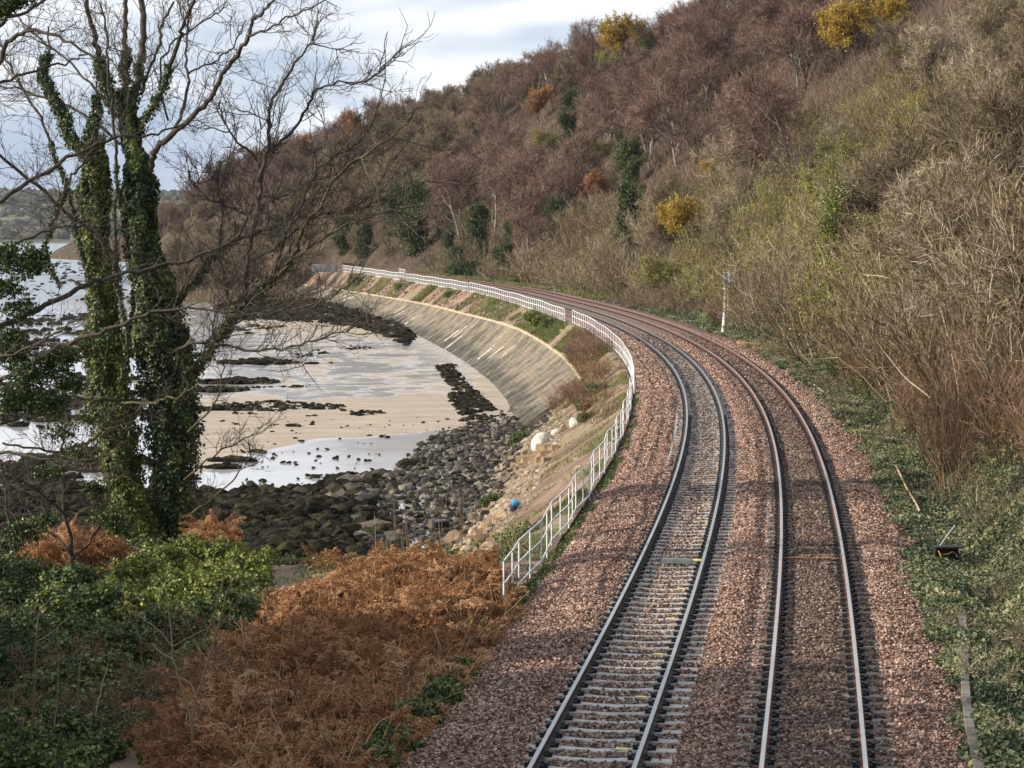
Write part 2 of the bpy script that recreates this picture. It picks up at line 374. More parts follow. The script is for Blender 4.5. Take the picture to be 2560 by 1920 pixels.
def ribbon(name, s, u, zf, m, smooth=True, kind='structure', extra=None):
    S, U = np.meshgrid(s, u, indexing='ij'); Z = zf(S, U); P = W(S, U, Z)
    if extra is not None: P[..., 2] += extra(P[..., 0], P[..., 1], S, U)
    mb = MB(); mb.add(P, grid(len(s), len(u)), rnd=fbm(P[..., 0], P[..., 1], 3).ravel())
    return tag(link(name, mb.mesh(name, m, smooth)), kind=kind)

# ballast bed: shoulder profile about both tracks (u=0 and u=3.34)
UB = [-3.6, -3.2, -2.6, -2.0, -1.45, -1.25, 0, 1.25, 1.5, 1.85, 2.1, 2.75, 3.0, 3.7, 3.95, 4.55, 4.75, 5.0, 5.6, 6.4]
ZB = [-.62, -.50, -.28, -.18, -.14, -.205, -.215, -.205, -.13, -.11, -.20, -.20, -.165, -.165, -.20, -.20, -.14, -.13, -.25, -.50]
def bal_z(s, u): 
    base = zt(s) + np.interp(u, UB, ZB)
    far = sm((np.asarray(s, float) - 30) / 12) * (1 - sm((np.asarray(s, float) - 52) / 14))
    base = base + .035 * sm((np.asarray(s, float) - 95) / 30) * (np.abs(np.asarray(u)) < 1.3)
    base = base + .055 * np.exp(-((np.asarray(u) + 1.2) / .22) ** 2) * (1 - sm((np.asarray(s, float) - 30) / 20))
    return base - far * .07 * (np.abs(np.asarray(u) + 1.5) < .35)
us = np.arange(-3.6, 6.41, .1)
ribbon('track_bed', np.concatenate([np.arange(-30, 60, .12), np.arange(60, 150, .3), np.arange(150, 420, 1.5)]), us, bal_z, M['ballast'], smooth=True,
       extra=lambda x, y, S, U: .05 * (rng.random(x.shape) - .5) * (S < 150))
ribbon('embankment', np.concatenate([np.arange(-40, 110, .4), np.arange(110, 430, 1.0)]), -3.3 - np.concatenate([np.arange(0, 9, .25), np.arange(9, 60, 1.5)])[::1][::-1], left_z, M['bankearth'])
hs = np.concatenate([np.arange(-40, 240, 2), np.arange(240, 660, 3)]); hu = np.concatenate([[6.14], np.arange(6.2, 20, .7), np.arange(20, 130, 2.0)])
ribbon('hillside', hs, hu, lambda s, u: hill_z(s, u) - 1.2 * (u < 6.18), M['hillsoil'])

# ------------------------------------------------------------------ beach
def beach_wet(x, y):
    """where the sheet of water lies on the sand (ground coordinates)"""
    px, py = proj(np.stack([x, y, np.full_like(x, -5.2)], -1))
    n = fbm(x, y * .45, 7, 5) - .5; n2 = fbm(x, y * .3, 2.0, 4) - .5
    edge = lambda v, w_: sm(v / w_ + .5)
    l1 = 1088 + (970 - px) * .11 + np.clip((720 - px) * .25, 0, 60)       # top edge of the near sheet
    a = edge(py - l1 + 60 * n + 18 * n2, 8) 
    b = edge(py - 850 + 45 * n + 25 * n2, 12) * edge(1008 - (px - 700) * .06 - py + 45 * n + 20 * n2, 10) * edge(1190 - px + 60 * n, 40)
    b = b * (.42 + .3 * edge(n2 + .02, .3))
    a = a * (.8 + .2 * edge(n2 + .1, .2))
    c = edge(640 - px + 180 * n, 60) * edge(n2 * 3 + .55, .3) * edge(1005 - py + 60 * n, 30)
    d = edge(460 - px + 60 * n, 40)
    return np.clip(np.maximum.reduce([a, b, c, d]), 0, 1)
bx = np.concatenate([np.arange(-420, -60, 3.0), np.arange(-60, 4, .5)]); by = np.concatenate([np.arange(60, 230, .8), np.arange(230, 460, 1.6), np.arange(460, 900, 8)])
XX, YY = np.meshgrid(bx, by, indexing='ij')
mb = MB(); wet = beach_wet(XX.ravel(), YY.ravel()).reshape(XX.shape)
mb.add(np.stack([XX, YY, beach_z(XX, YY) + .02 * (1 - wet)], -1), grid(len(bx), len(by)), rnd=wet.ravel())
m = bpy.data.materials.new('wet_and_dry_sand'); m.use_nodes = True; nt = m.node_tree; N = nt.nodes; L = nt.links; b = N['Principled BSDF']
at_ = N.new('ShaderNodeAttribute'); at_.attribute_name = 'rnd'
tcx = N.new('ShaderNodeTexCoord'); mp = N.new('ShaderNodeMapping'); mp.inputs['Scale'].default_value = (.16, .34, 1); L.new(tcx.outputs['Object'], mp.inputs[0])
no = N.new('ShaderNodeTexNoise'); no.inputs['Scale'].default_value = 1.5; no.inputs['Detail'].default_value = 9; no.inputs['Roughness'].default_value = .68; L.new(mp.outputs[0], no.inputs['Vector'])
ad = N.new('ShaderNodeMath'); ad.operation = 'MULTIPLY_ADD'; L.new(no.outputs['Fac'], ad.inputs[0]); ad.inputs[1].default_value = 1.9; ad.inputs[2].default_value = -.95
a2 = N.new('ShaderNodeMath'); a2.operation = 'ADD'; L.new(ad.outputs[0], a2.inputs[0]); L.new(at_.outputs['Fac'], a2.inputs[1])
mr = N.new('ShaderNodeMapRange'); mr.interpolation_type = 'SMOOTHSTEP'; L.new(a2.outputs[0], mr.inputs[0]); mr.inputs[1].default_value = .35; mr.inputs[2].default_value = .65
r1 = N.new('ShaderNodeValToRGB'); L.new(no.outputs['Fac'], r1.inputs[0])
for e, (p, c) in zip([r1.color_ramp.elements[0], r1.color_ramp.elements[1]], [(.3, (.33, .265, .195, 1)), (.7, (.50, .425, .325, 1))]): e.position = p; e.color = c
mxc = N.new('ShaderNodeMix'); mxc.data_type = 'RGBA'; L.new(mr.outputs[0], mxc.inputs[0]); L.new(r1.outputs[0], mxc.inputs[6]); mxc.inputs[7].default_value = (.52, .51, .50, 1)  # wet sheets coloured pale, part of the sky's reflection put into the colour
L.new(mxc.outputs[2], b.inputs['Base Color'])
mrr = N.new('ShaderNodeMapRange'); L.new(mr.outputs[0], mrr.inputs[0]); mrr.inputs[3].default_value = .85; mrr.inputs[4].default_value = .10; L.new(mrr.outputs[0], b.inputs['Roughness'])
mrs = N.new('ShaderNodeMapRange'); L.new(mr.outputs[0], mrs.inputs[0]); mrs.inputs[3].default_value = .2; mrs.inputs[4].default_value = 1.0; L.new(mrs.outputs[0], b.inputs['Specular IOR Level'])
bp = N.new('ShaderNodeBump'); bp.inputs['Strength'].default_value = .2; bp.inputs['Distance'].default_value = .02; n2 = N.new('ShaderNodeTexNoise'); n2.inputs['Scale'].default_value = 3; n2.inputs['Detail'].default_value = 6
L.new(mp.outputs[0], n2.inputs['Vector']); L.new(n2.outputs['Fac'], bp.inputs['Height']); L.new(bp.outputs[0], b.inputs['Normal'])
tag(link('beach', mb.mesh('beach', m, True)), kind='structure')
# sea
m = bpy.data.materials.new('sea_water'); m.use_nodes = True; b = m.node_tree.nodes['Principled BSDF']; b.inputs['Base Color'].default_value = (.22, .25, .27, 1); b.inputs['Roughness'].default_value = .25
mb = MB(); gx = np.linspace(-1395, 290, 40); gy = np.linspace(300, 4190, 60); A, B_ = np.meshgrid(gx, gy, indexing='ij'); mb.add(np.stack([A, B_, np.full_like(A, -5.62)], -1), grid(40, 60))
tag(link('water', mb.mesh('water', m)), kind='structure')

# ------------------------------------------------------------------ seawall (sloped masonry with rounded coping)
s_ = np.concatenate([np.arange(110, 392, 1.0)])
prof = np.linspace(0, 1, 15)
def wall_pts(s):
    ut = np.interp(s, WS, WU); zt_ = np.interp(s, WS, WZ); ub = np.interp(s, TS, TU); zb = np.interp(s, TS, TZ) - .3
    P = []
    for f in prof:
        u = ut + (ub - ut) * f; z = zt_ + (zb - zt_) * (f ** .86)
        P.append(W(s, u, z + .10 * (fbm(s * 1.0, u * 1.0 + 50, 1.6) - .5) * (f > 0)))
    return P
P = wall_pts(s_)
wt = thing('sea_wall', 'long curved sloping stone sea wall between the sandy beach and the railway embankment', 'wall', P[0][0])
base = P[0][0]
mw = mat('masonry', [(.08, (.04,.037,.028)), (.33, (.10,.09,.068)), (.52, (.165,.147,.11)), (.68, (.27,.205,.135)), (.82, (.225,.205,.16)), (.97, (.40,.365,.29))], .9, 1.1, .55, attr=.6, bump=1, bs=3.2, dist=.15)
nt = mw.node_tree; uvn = nt.nodes.new('ShaderNodeUVMap'); bk = nt.nodes.new('ShaderNodeTexBrick'); nt.links.new(uvn.outputs[0], bk.inputs['Vector'])
bk.inputs['Scale'].default_value = 1; bk.inputs['Brick Width'].default_value = .75; bk.inputs['Row Height'].default_value = .33; bk.inputs['Mortar Size'].default_value = .03; bk.inputs['Mortar Smooth'].default_value = .6
bk.inputs['Color1'].default_value = (1, 1, 1, 1); bk.inputs['Color2'].default_value = (.72, .72, .72, 1); bk.inputs['Mortar'].default_value = (.45, .43, .4, 1)
pb = nt.nodes['Principled BSDF']; src = pb.inputs['Base Color'].links[0].from_socket; mm = nt.nodes.new('ShaderNodeMix'); mm.data_type = 'RGBA'; mm.blend_type = 'MULTIPLY'; mm.inputs[0].default_value = .5
nt.links.new(src, mm.inputs[6]); nt.links.new(bk.outputs['Color'], mm.inputs[7]); nt.links.new(mm.outputs[2], pb.inputs['Base Color'])
G = np.stack(P, 1); mb = MB()
G2 = G + 0; 
streak = vn(s_ * 1.0, s_ * 0, 1.5)[:, None] * .6 + .4 * vn(np.repeat(s_[:, None], 15, 1), np.tile(prof, (len(s_), 1)) * 6, 2.0)
damp = -.5 * sm((prof[None] - .45 + .25 * (vn(s_, s_ * 0 + 9, 14)[:, None] - .5)) / .25)
mb.add(G2, grid(len(s_), 15), rnd=np.clip(streak + damp + .12, 0, 1).ravel())
wm = mb.mesh('stone_face', mw, True); ul = wm.uv_layers.new(name='UVMap'); vi = np.zeros(len(wm.loops), np.int32); wm.loops.foreach_get('vertex_index', vi)
ul.data.foreach_set('uv', np.stack([s_[vi // 15], prof[vi % 15] * 5.6], 1).astype(np.float32).ravel()); link('stone_face', wm, wt, base=base)
E0 = G2[0]; mb = MB(); mb.add(np.stack([E0 - [0, .02, 0], E0 - [0, .3, 2.2]], 1), grid(15, 2), rnd=.3); link('end_face', mb.mesh('end_face', mw), wt, base=base)
mb = MB(); ut = np.interp(s_, WS, WU); zt_ = np.interp(s_, WS, WZ)
cp = [(-.12, -.12), (-.12, .03), (-.06, .09), (.32, .10), (.36, .05), (.36, -.2)]
C_ = np.stack([W(s_, ut + a, zt_ + b_ + .03 * (vn(s_, s_ * 0 + a, 2) - .5)) for a, b_ in cp], 1); mb.add(C_, grid(len(s_), len(cp)), rnd=fbm(s_, s_ * 0, 4).repeat(len(cp)))
link('coping', mb.mesh('coping', mat('coping_stone', flat3((.25,.2,.13), (.40,.33,.23), (.52,.45,.33)), .9, .5, .4, attr=.2, bump=.5, bs=3, dist=.05), False), wt, base=base)
# pale weep stains: washed out patches of limewash running down the face (thin slabs of mortar)
stain = mat('lime_mortar', flat3((.42,.37,.28), (.58,.53,.43), (.7,.66,.56)), .9, 2, .6, attr=.3, bump=.5, bs=6, dist=.03)
for (s0, a0, a1, wd) in [(322,.15,.62,1.3),(319,.12,.50,.8),(330,.10,.4,.5),(262,.10,.50,.7),(258,.3,.62,.4),(243,.30,.72,.8),(205,.35,.70,.9),(203,.2,.55,.5),(199,.42,.85,.4),(175,.35,.72,.35),(170,.3,.62,.4),(165,.2,.5,.3),(352,.2,.75,1.2)]:
    ff = np.linspace(a0, a1, 14); ss = np.array([0, .33, .66, 1]) 
    ut1 = np.interp(s0, WS, WU); z1 = np.interp(s0, WS, WZ); ub1 = np.interp(s0, TS, TU); zb1 = np.interp(s0, TS, TZ) - .3
    g = np.zeros((14, 4, 3))
    for i, f_ in enumerate(ff):
        jl = rng.normal() * .16 * wd; jr = rng.normal() * .16 * wd
        if i in (0, 13): jl = wd * .42; jr = -wd * .42
        for k in range(4):
            sx = s0 + (jl if k < 2 else jr + 0) + wd * (ss[k] - .5) + f_ * .5
            g[i, k] = W(sx, ut1 + (ub1 - ut1) * f_, z1 + (zb1 - z1) * f_ ** .86 + (.05 if k in (1, 2) else -.05))
    mb = MB(); mb.add(g, grid(14, 4)); link('lime_streak', mb.mesh('lime_streak', stain), wt, base=base)

# ------------------------------------------------------------------ railway tracks
RP = [(-.07,-.159),(-.07,-.148),(-.012,-.13),(-.009,-.05),(-.036,-.038),(-.037,-.006),(-.031,0),(.031,0),(.037,-.006),(.036,-.038),(.009,-.05),(.012,-.13),(.07,-.148),(.07,-.159)]
sr = np.concatenate([np.arange(-14, 120, 1.0), np.arange(120, 402, 2.0)])
SLP = .664; S00 = -7.82
def sleeper_mesh(name, m):
    mb = MB(); xs = [-1.25,-1.24,-.95,-.55,-.3,0,.3,.55,.95,1.24,1.25]; hz = [-.02,0,.0,.0,-.02,-.028,-.02,0,0,0,-.02]
    sec = []
    for x, h_ in zip(xs, hz): sec.append([[x,-.135,-.22],[x,-.105,h_-.012],[x,-.092,h_],[x,.092,h_],[x,.105,h_-.012],[x,.135,-.22]])
    v = np.array(sec); q = grid(len(xs), 6); mb.add(v, q)
    mb.add(v[0], [[0,1,2,5],[2,3,4,5]]); mb.add(v[-1], [[5,2,1,0],[5,4,3,2]])
    return mb.mesh(name, m)
def clip_mesh():
    mb = MB()
    for sgn in (-1, 1):
        box(mb, (sgn * .115, 0, .018), (.12, .15, .034)); box(mb, (sgn * .15, 0, .05), (.055, .12, .05))
        t_ = np.linspace(0, math.pi * 1.6, 9)
        pl = np.stack([sgn * (.105 + .045 * np.cos(t_)), .05 * np.sin(t_) , .055 + .018 * np.sin(t_ * .5)], -1)[None]
        tubes(mb, pl, np.full((1, 9), .012), 5)
    box(mb, (0, 0, .006), (.17, .18, .01))
    return mb.mesh('rail_fastening', M['clip'])
clipme = clip_mesh()
def mark_mesh():
    mb = MB(); box(mb, (0, 0, 0), (.19, .14, .006)); return mb.mesh('paint_mark', M['yellow'])
markme = mark_mesh()
def make_track(u0, label, topm, sidem, slm, zoff, marks, dirty):
    b0 = W(-8, u0, zt(-8) - .17)
    t = thing('railway_track', label, 'railway track', b0, group='railway tracks')
    for du in (-.7525, .7525):
        g = np.stack([W(sr, u0 + du + a, zt(sr) + z_) for a, z_ in RP], 1)
        mb = MB(); q = grid(len(sr), len(RP)); mi = np.where((q[:, 0] % len(RP) >= 5) & (q[:, 0] % len(RP) <= 7), 1, 0)
        mb.q.append(q); mb.mi.append(mi); mb.v.append(g.reshape(-1, 3)); mb.r.append(np.full(g.shape[0] * g.shape[1], .5)); mb.n = g.shape[0] * g.shape[1]
        mb.add(g[0], [[0,1,12,13],[1,2,11,12],[2,3,10,11],[3,4,9,10],[4,5,8,9],[5,6,7,8]])
        link('rail', mb.mesh('rail', [sidem, topm], False), t, base=b0)
    sme = sleeper_mesh('sleeper', slm)
    for k in range(100):
        s = S00 + k * SLP; p = W(s, u0, zt(s) - .168 + zoff); ang = -float(np.interp(s, SS, TH))
        sl_ = link('sleeper', sme, t, loc=tuple(p + (rng.random(3) - .5) * [.03, .04, .0]), rz=ang + R(rng.normal() * .4), base=b0)
        for sg in (-.7525, .7525):
            c = bpy.data.objects.new('rail_fastening', clipme); COL.objects.link(c); c.parent = sl_; c.location = (sg, 0, -zoff)
        if (k - marks) % 6 == 0:
            c = bpy.data.objects.new('paint_mark', markme); COL.objects.link(c); c.parent = sl_; c.location = (.40, 0, .0)
    mb = MB(); vv = np.zeros(len(sme.vertices) * 3, np.float32); sme.vertices.foreach_get('co', vv); vv = vv.reshape(-1, 3)
    qs = [list(p.vertices) for p in sme.polygons]
    S2 = np.arange(S00 + 100 * SLP, 395, SLP); off = []
    P0 = W(S2, u0, zt(S2) - .168 + zoff); A = np.interp(S2, SS, TH)
    c_, s_ = np.cos(A), np.sin(A)
    V = np.stack([vv[None, :, 0] * c_[:, None] + vv[None, :, 1] * s_[:, None], -vv[None, :, 0] * s_[:, None] + vv[None, :, 1] * c_[:, None], np.broadcast_to(vv[None, :, 2], (len(S2), len(vv)))], -1) + P0[:, None]
    Q = (np.array(qs)[None] + (np.arange(len(S2)) * len(vv))[:, None, None]).reshape(-1, 4)
    mb.add(V, Q)
    o = link('sleeper', mb.mesh('far_sleeper', slm), t, base=b0); o['kind'] = 'stuff'; o['label'] = 'distant sleepers closing up into a grey band round the bend'
    cm = MB(); vv = np.zeros(len(clipme.vertices) * 3, np.float32); clipme.vertices.foreach_get('co', vv); vv = vv.reshape(-1, 3)[:40]
    qs = np.array([list(p.vertices) for p in clipme.polygons if max(p.vertices) < 40])
    for sg in (-.7525, .7525):
        x_ = vv[None, :, 0] + sg
        V = np.stack([x_ * c_[:, None] + vv[None, :, 1] * s_[:, None], -x_ * s_[:, None] + vv[None, :, 1] * c_[:, None], np.broadcast_to(vv[None, :, 2], (len(S2), len(vv))) - zoff], -1) + P0[:, None]
        cm.add(V, (qs[None] + (np.arange(len(S2)) * len(vv))[:, None, None]).reshape(-1, 4))
    o = link('rail_fastening', cm.mesh('far_fastening', M['clip']), t, base=b0); o['kind'] = 'stuff'
    return t
make_track(0, 'seaward railway track with clean pale concrete sleepers, left of the two', M['railtop'], M['railside'], M['concrete'], 0, 4, False)
make_track(3.34, 'landward railway track with rusty rail sides and sleepers half buried in brown ballast', M['railtop2'], M['railrust'], M['concrete_dirty'], -.005, 2, True)

# ballast stones (crushed rock), one object
def stones(mb, P, size, rnd, flatn=.75):
    B = len(P)
    cube = np.array([[sx, sy, sz] for sx in (-1, 1) for sy in (-1, 1) for sz in (-1, 1)], float)
    q = np.array([[0,1,3,2],[4,6,7,5],[0,4,5,1],[2,3,7,6],[0,2,6,4],[1,5,7,3]])
    v = cube[None] * (.35 + .45 * rng.random((B, 8, 3))) * np.array([1, .8, flatn])
    a = rng.random(B) * 6.28; b = rng.normal(size=B) * .5
    ca, sa, cb, sb = np.cos(a)[:, None], np.sin(a)[:, None], np.cos(b)[:, None], np.sin(b)[:, None]
    x, y, z = v[..., 0], v[..., 1], v[..., 2]
    y, z = y * cb - z * sb, y * sb + z * cb; x, y = x * ca - y * sa, x * sa + y * ca
    v = np.stack([x, y, z], -1) * np.broadcast_to(size, (B,))[:, None, None] + P[:, None]
    mb.add(v, (q[None] + (np.arange(B) * 8)[:, None, None]).reshape(-1, 4), rnd=np.repeat(rnd, 8))
for nm, mname, lo, hi, lab in (('ballast_stones', 'stone_pink', 0, 1, 'pinkish crushed granite ballast heaped beside and between the tracks'), ('ballast_stones', 'stone_brown', 1, 2, 'dirty brown ballast inside the landward track'), ('ballast_stones', 'stone_grey', 2, 3, 'greyish ballast between the rails of the seaward track')):
    mb = MB()
    for s0, s1, dens, sz in ((-8, 8, 330, .030), (8, 20, 300, .031), (20, 42, 210, .036), (42, 75, 120, .045), (75, 130, 50, .06)):
        n = int((s1 - s0) * 10.0 * dens); s = rng.uniform(s0, s1, n); u = rng.uniform(-3.5, 6.5, n)
        brown = (u > 2.3) & (u < 4.5) & (rng.random(n) < .93) | (rng.random(n) < .12)
        grey = (np.abs(u) < .9) & (rng.random(n) < .35 + .45 * sm((s - 10) / 50))
        keep = (brown & ~grey) if lo == 1 else (grey if lo == 2 else ~brown & ~grey)
        ph = np.abs(((s - S00) / SLP) - np.round((s - S00) / SLP)) * SLP
        k1 = (np.abs(u) < 1.27) & (ph < .12) & (rng.random(n) < .98) & ~((u < -1.0) & ((s < 40) | (s > 56)) & (rng.random(n) < np.where(s < 40, 1, .7)))
        k2 = (np.abs(u - 3.34) < 1.27) & (ph < .125) & (rng.random(n) < np.where(np.abs(np.abs(u - 3.34) - .85) < .42, .93, .25))
        k3 = (np.abs(np.abs(u) - .7525) < .19) | (np.abs(np.abs(u - 3.34) - .7525) < .15)
        keep &= ~(k1 | k2 | k3)
        s, u = s[keep], u[keep]; n = len(s)
        base_z = bal_z(s, u)
        P = W(s, u, base_z + .012 + rng.random(n) * .03)
        stones(mb, P, sz * (.7 + .7 * rng.random(n)), rng.random(n))
    tag(link(nm, mb.mesh(nm, M[mname])), lab, 'ballast', kind='stuff')

# ------------------------------------------------------------------ prototypes of trees and bushes (metres, base at origin)
def empty_tree(name, label, cat, group): return thing(name, label, cat, (0, 0, 0), 0, group)
def bare_tree_proto(name, label, cat, group, H, spread, mt, seed, nl=8, dens=1.0, tw=.035, leafm=None, nleaf=0, lsz=.25, rounded=1.0, multi=1, tl=1.0):
    global rng
    old = rng; rng = np.random.default_rng(seed)
    t = empty_tree(name, label, cat, group)
    mbT = MB(); mbC = MB()
    st = np.zeros((multi, 3)); st[:, :2] = rng.normal(size=(multi, 2)) * .12 * (multi > 1)
    d0 = np.tile([0, 0, 1.], (multi, 1)) + rng.normal(size=(multi, 3)) * [.25, .25, 0] * (1 if multi > 1 else .35)
    tr = grow(st, d0, H * .55 * (1 + .15 * rng.normal(size=multi)), 7, .07, .05)
    r0 = .024 * H / (multi ** .5)
    tubes(mbT, tr, taper(multi, 7, r0, r0 * .45), 6)
    p, d, par, tt = kids(tr, nl, .16, 1, .65, .2)
    d[:, 2] = np.abs(d[:, 2]) * .8 + .15
    l1 = grow(p, d, spread * 1.05 * (1.25 - .5 * tt) * (.8 + .4 * rng.random(len(p))), 6, .14, .10)
    tubes(mbT, l1, taper(len(p), 6, r0 * .42, r0 * .14), 4)
    p, d, par, tt = kids(l1, 6, .25, 1, .7, .25)
    l2 = grow(p, d, spread * .52 * (.7 + .6 * rng.random(len(p))), 5, .16, .07)
    tubes(mbT, l2, taper(len(p), 5, r0 * .16, r0 * .06), 3)
    p, d, par, tt = kids(l2, int(6 * dens), .15, 1, .65, .25)
    l3 = grow(p, d, spread * .30 * (.6 + .7 * rng.random(len(p))), 4, .2, .06)
    ribbons(mbC, l3, taper(len(p), 4, tw * 1.5, tw))
    p, d, par, tt = kids(l3, int(9 * dens), .1, 1, .6, .3)
    l4 = grow(p, d, spread * .19 * tl * (.5 + .8 * rng.random(len(p))), 3, .22, .05)
    ribbons(mbC, l4, taper(len(p), 3, tw, tw * .45))
    link('trunk', mbT.mesh(name + '_trunk', M['hillbark']), t)
    if leafm:
        e = l4[rng.integers(0, len(l4), nleaf), rng.integers(0, 3, nleaf)] + rng.normal(size=(nleaf, 3)) * .15
        ml = MB(); leaves(ml, e, lsz, .7, .3); 
        c = link('crown', mbC.mesh(name + '_crown', mt), t)
        link('foliage', ml.mesh(name + '_leaves', leafm), c)
    else: link('crown', mbC.mesh(name + '_crown', mt), t)
    rng = old
    return t
def bush_proto(name, label, cat, group, rx, rz, n, leafm, seed, lsz=.12, stemm='twig', lumps=7, stems=True, col=False):
    """leafy evergreen bush : leaves in uneven clumps round a few stems"""
    global rng
    old = rng; rng = np.random.default_rng(seed)
    t = empty_tree(name, label, cat, group)
    L_ = rng.normal(size=(lumps, 3)); L_ = nrm(L_) * (rng.random((lumps, 1)) ** .5) * np.array([rx, rx, rz * .75]) * .75; L_[:, 2] = np.abs(L_[:, 2]) + rz * .15
    if col: L_ = np.stack([rng.normal(size=lumps) * rx * .35, rng.normal(size=lumps) * rx * .35, np.linspace(.05, .95, lumps) * rz], 1)
    lr = (.38 + .3 * rng.random(lumps)) * (rx if not col else rx * 1.1)
    k = rng.integers(0, lumps, n); dd = nrm(rng.normal(size=(n, 3))); rad = rng.random(n) ** .35 * (1 + .35 * (vn(dd[:, 0] * 4 + k, dd[:, 2] * 4, 1) - .5))
    c = L_[k] + dd * (lr[k] * rad)[:, None] * np.array([1, 1, .85]); c[:, 2] = np.maximum(c[:, 2], .03)
    mb = MB(); leaves(mb, c, lsz, .65, .2, nor=dd * .6)
    mbT = MB(); tr = grow(np.zeros((6, 3)), rng.normal(size=(6, 3)) * [.5, .5, 0] + [0, 0, 1], rz * .9, 5, .12, .05); tubes(mbT, tr, taper(6, 5, .05 * rx, .015 * rx), 4)
    link('trunk' if rz > 3 else 'stem', mbT.mesh(name + '_stem', M[stemm]), t)
    link('foliage', mb.mesh(name + '_leaves', leafm), t)
    rng = old
    return t
def ivy_tree_proto(name, seed, H, spread, n, m_, lsz=.3, wrap=.45, column=False):
    """tree smothered in ivy: leaves hugging trunk and limbs, ragged outline"""
    global rng
    old = rng; rng = np.random.default_rng(seed); t = empty_tree(name, 'x', 'tree', None)
    tr = grow(np.zeros((2, 3)) + rng.normal(size=(2, 3)) * [.25, .25, 0], np.array([[.08, 0, 1.], [-.1, .08, 1.]]), H * .8, 8, .08, .05)
    mt_ = MB(); tubes(mt_, tr, taper(2, 8, .2, .08), 6)
    p, d, par, tt = kids(tr, 9 if not column else 5, .2, 1, .8 if not column else .5, .2); l1 = grow(p, d + [0, 0, .25], spread * (1.2 - .7 * tt) * (.5 + .8 * rng.random(len(p))), 6, .2, .05); tubes(mt_, l1, taper(len(p), 6, .09, .03), 4)
    p, d, par, tt = kids(l1, 4, .3, 1, .7, .3); l2 = grow(p, d, spread * .4 * (.5 + .8 * rng.random(len(p))), 4, .2, .05); tubes(mt_, l2, taper(len(p), 4, .035, .015), 3)
    link('trunk', mt_.mesh(name + '_trunk', M['hillbark']), t)
    mc = MB(); a = tr.reshape(-1, 3)[rng.integers(0, 16, n // 3)]; b = l1.reshape(-1, 3)[rng.integers(0, len(l1) * 6, n // 2)]; c = l2.reshape(-1, 3)[rng.integers(0, len(l2) * 4, n // 6)]
    P_ = np.concatenate([a + rng.normal(size=a.shape) * [wrap, wrap, wrap * 1.6], b + rng.normal(size=b.shape) * wrap * .75, c + rng.normal(size=c.shape) * wrap * .5]); P_ = P_[(fbm(P_[:, 0] * 1.3 + 9, P_[:, 2] * 1.3 + P_[:, 1], .9, 2) > .36) & (P_[:, 2] > .02)]
    leaves(mc, P_, lsz, .7, .3); link('foliage', mc.mesh(name + '_leaves', m_), t)
    p, d, par, tt = kids(l2, 7, .2, 1, .7, .3); l3 = grow(p, d, .9, 4, .22, .04); mr = MB(); ribbons(mr, l3, taper(len(p), 4, .035, .015)); link('twigs', mr.mesh(name + '_twigs', M['hilltwig_o']), t)
    rng = old; return t
def thicket_proto(name, label, cat, group, n, Hh, spread, mt, seed, leafm=None, nleaf=0, lsz=.07, r=.014, kidsn=8, curve=.12, lean=.35):
    """many slender stems rising from one root, curving and branching"""
    global rng
    old = rng; rng = np.random.default_rng(seed)
    t = empty_tree(name, label, cat, group)
    a = rng.random(n) * 6.28; st = np.stack([np.cos(a), np.sin(a), 0 * a], 1) * (spread * .45 * rng.random(n) ** .5)[:, None]
    d = np.stack([np.cos(a) * lean, np.sin(a) * lean, np.ones(n)], 1) + rng.normal(size=(n, 3)) * .18
    l0 = grow(st, d, Hh * (.55 + .5 * rng.random(n)), 9, curve, .02)
    ms = MB(); tubes(ms, l0, taper(n, 9, r * 1.5, r * .5), 3)
    p, d, par, tt = kids(l0, kidsn, .2, 1, .55, .2); 
    l1 = grow(p, d, Hh * .30 * (.5 + .8 * rng.random(len(p))), 6, curve * 1.5, .05)
    mc = MB(); ribbons(mc, l1, taper(len(p), 6, r * 1.5, r * .8))
    p, d, par, tt = kids(l1, 5, .2, 1, .6, .25)
    l2 = grow(p, d, Hh * .13 * (.5 + .8 * rng.random(len(p))), 4, curve * 1.7, .04)
    ribbons(mc, l2, taper(len(p), 4, r * .95, r * .5))
    link('stem', ms.mesh(name + '_stem', mt), t)
    c = link('twigs', mc.mesh(name + '_twigs', mt), t)
    if leafm:
        e = l2[rng.integers(0, len(l2), nleaf), rng.integers(0, 4, nleaf)] + rng.normal(size=(nleaf, 3)) * .05
        ml = MB(); leaves(ml, e, lsz, .7, .4); link('foliage', ml.mesh(name + '_leaves', leafm), t)
    rng = old
    return t

G1 = 'bare trees on the wooded hillside'
def zone(px, py):
    a = 'left end' if px < 760 else ('middle' if px < 1350 else 'right part')
    b = 'crest' if py < 180 - (px - 1280) * .25 and px < 1600 else ('upper slope' if py < 330 else 'lower slope')
    return b + ' of the wooded hill, ' + a
PT = {}
for i in range(3):
    PT['p%d' % i] = bare_tree_proto('bare_tree', 'x', 'tree', G1, 9.5 + i, 4.3 + .3 * i, M['hilltwig_p'], 100 + i, 10, 1.3, .040)
for i in range(3):
    PT['o%d' % i] = bare_tree_proto('scrub_tree', 'x', 'tree', G1, 8.0 + i, 3.4, M['hilltwig_o'], 200 + i, 9, 1.2, .038, multi=2 + i % 2)
PT['y'] = bare_tree_proto('autumn_tree', 'x', 'tree', None, 9, 4.0, M['hilltwig_o'], 301, 9, .9, .035, M['yleaf'], 9000, .27)
PT['or'] = bare_tree_proto('autumn_tree', 'x', 'tree', None, 8, 3.6, M['hilltwig_p'], 302, 9, .9, .035, M['oleaf'], 8000, .26)
PT['gy'] = bare_tree_proto('autumn_tree', 'x', 'tree', None, 7, 3.0, M['hilltwig_o'], 303, 8, .9, .03, M['gyleaf'], 5000, .20, multi=2)
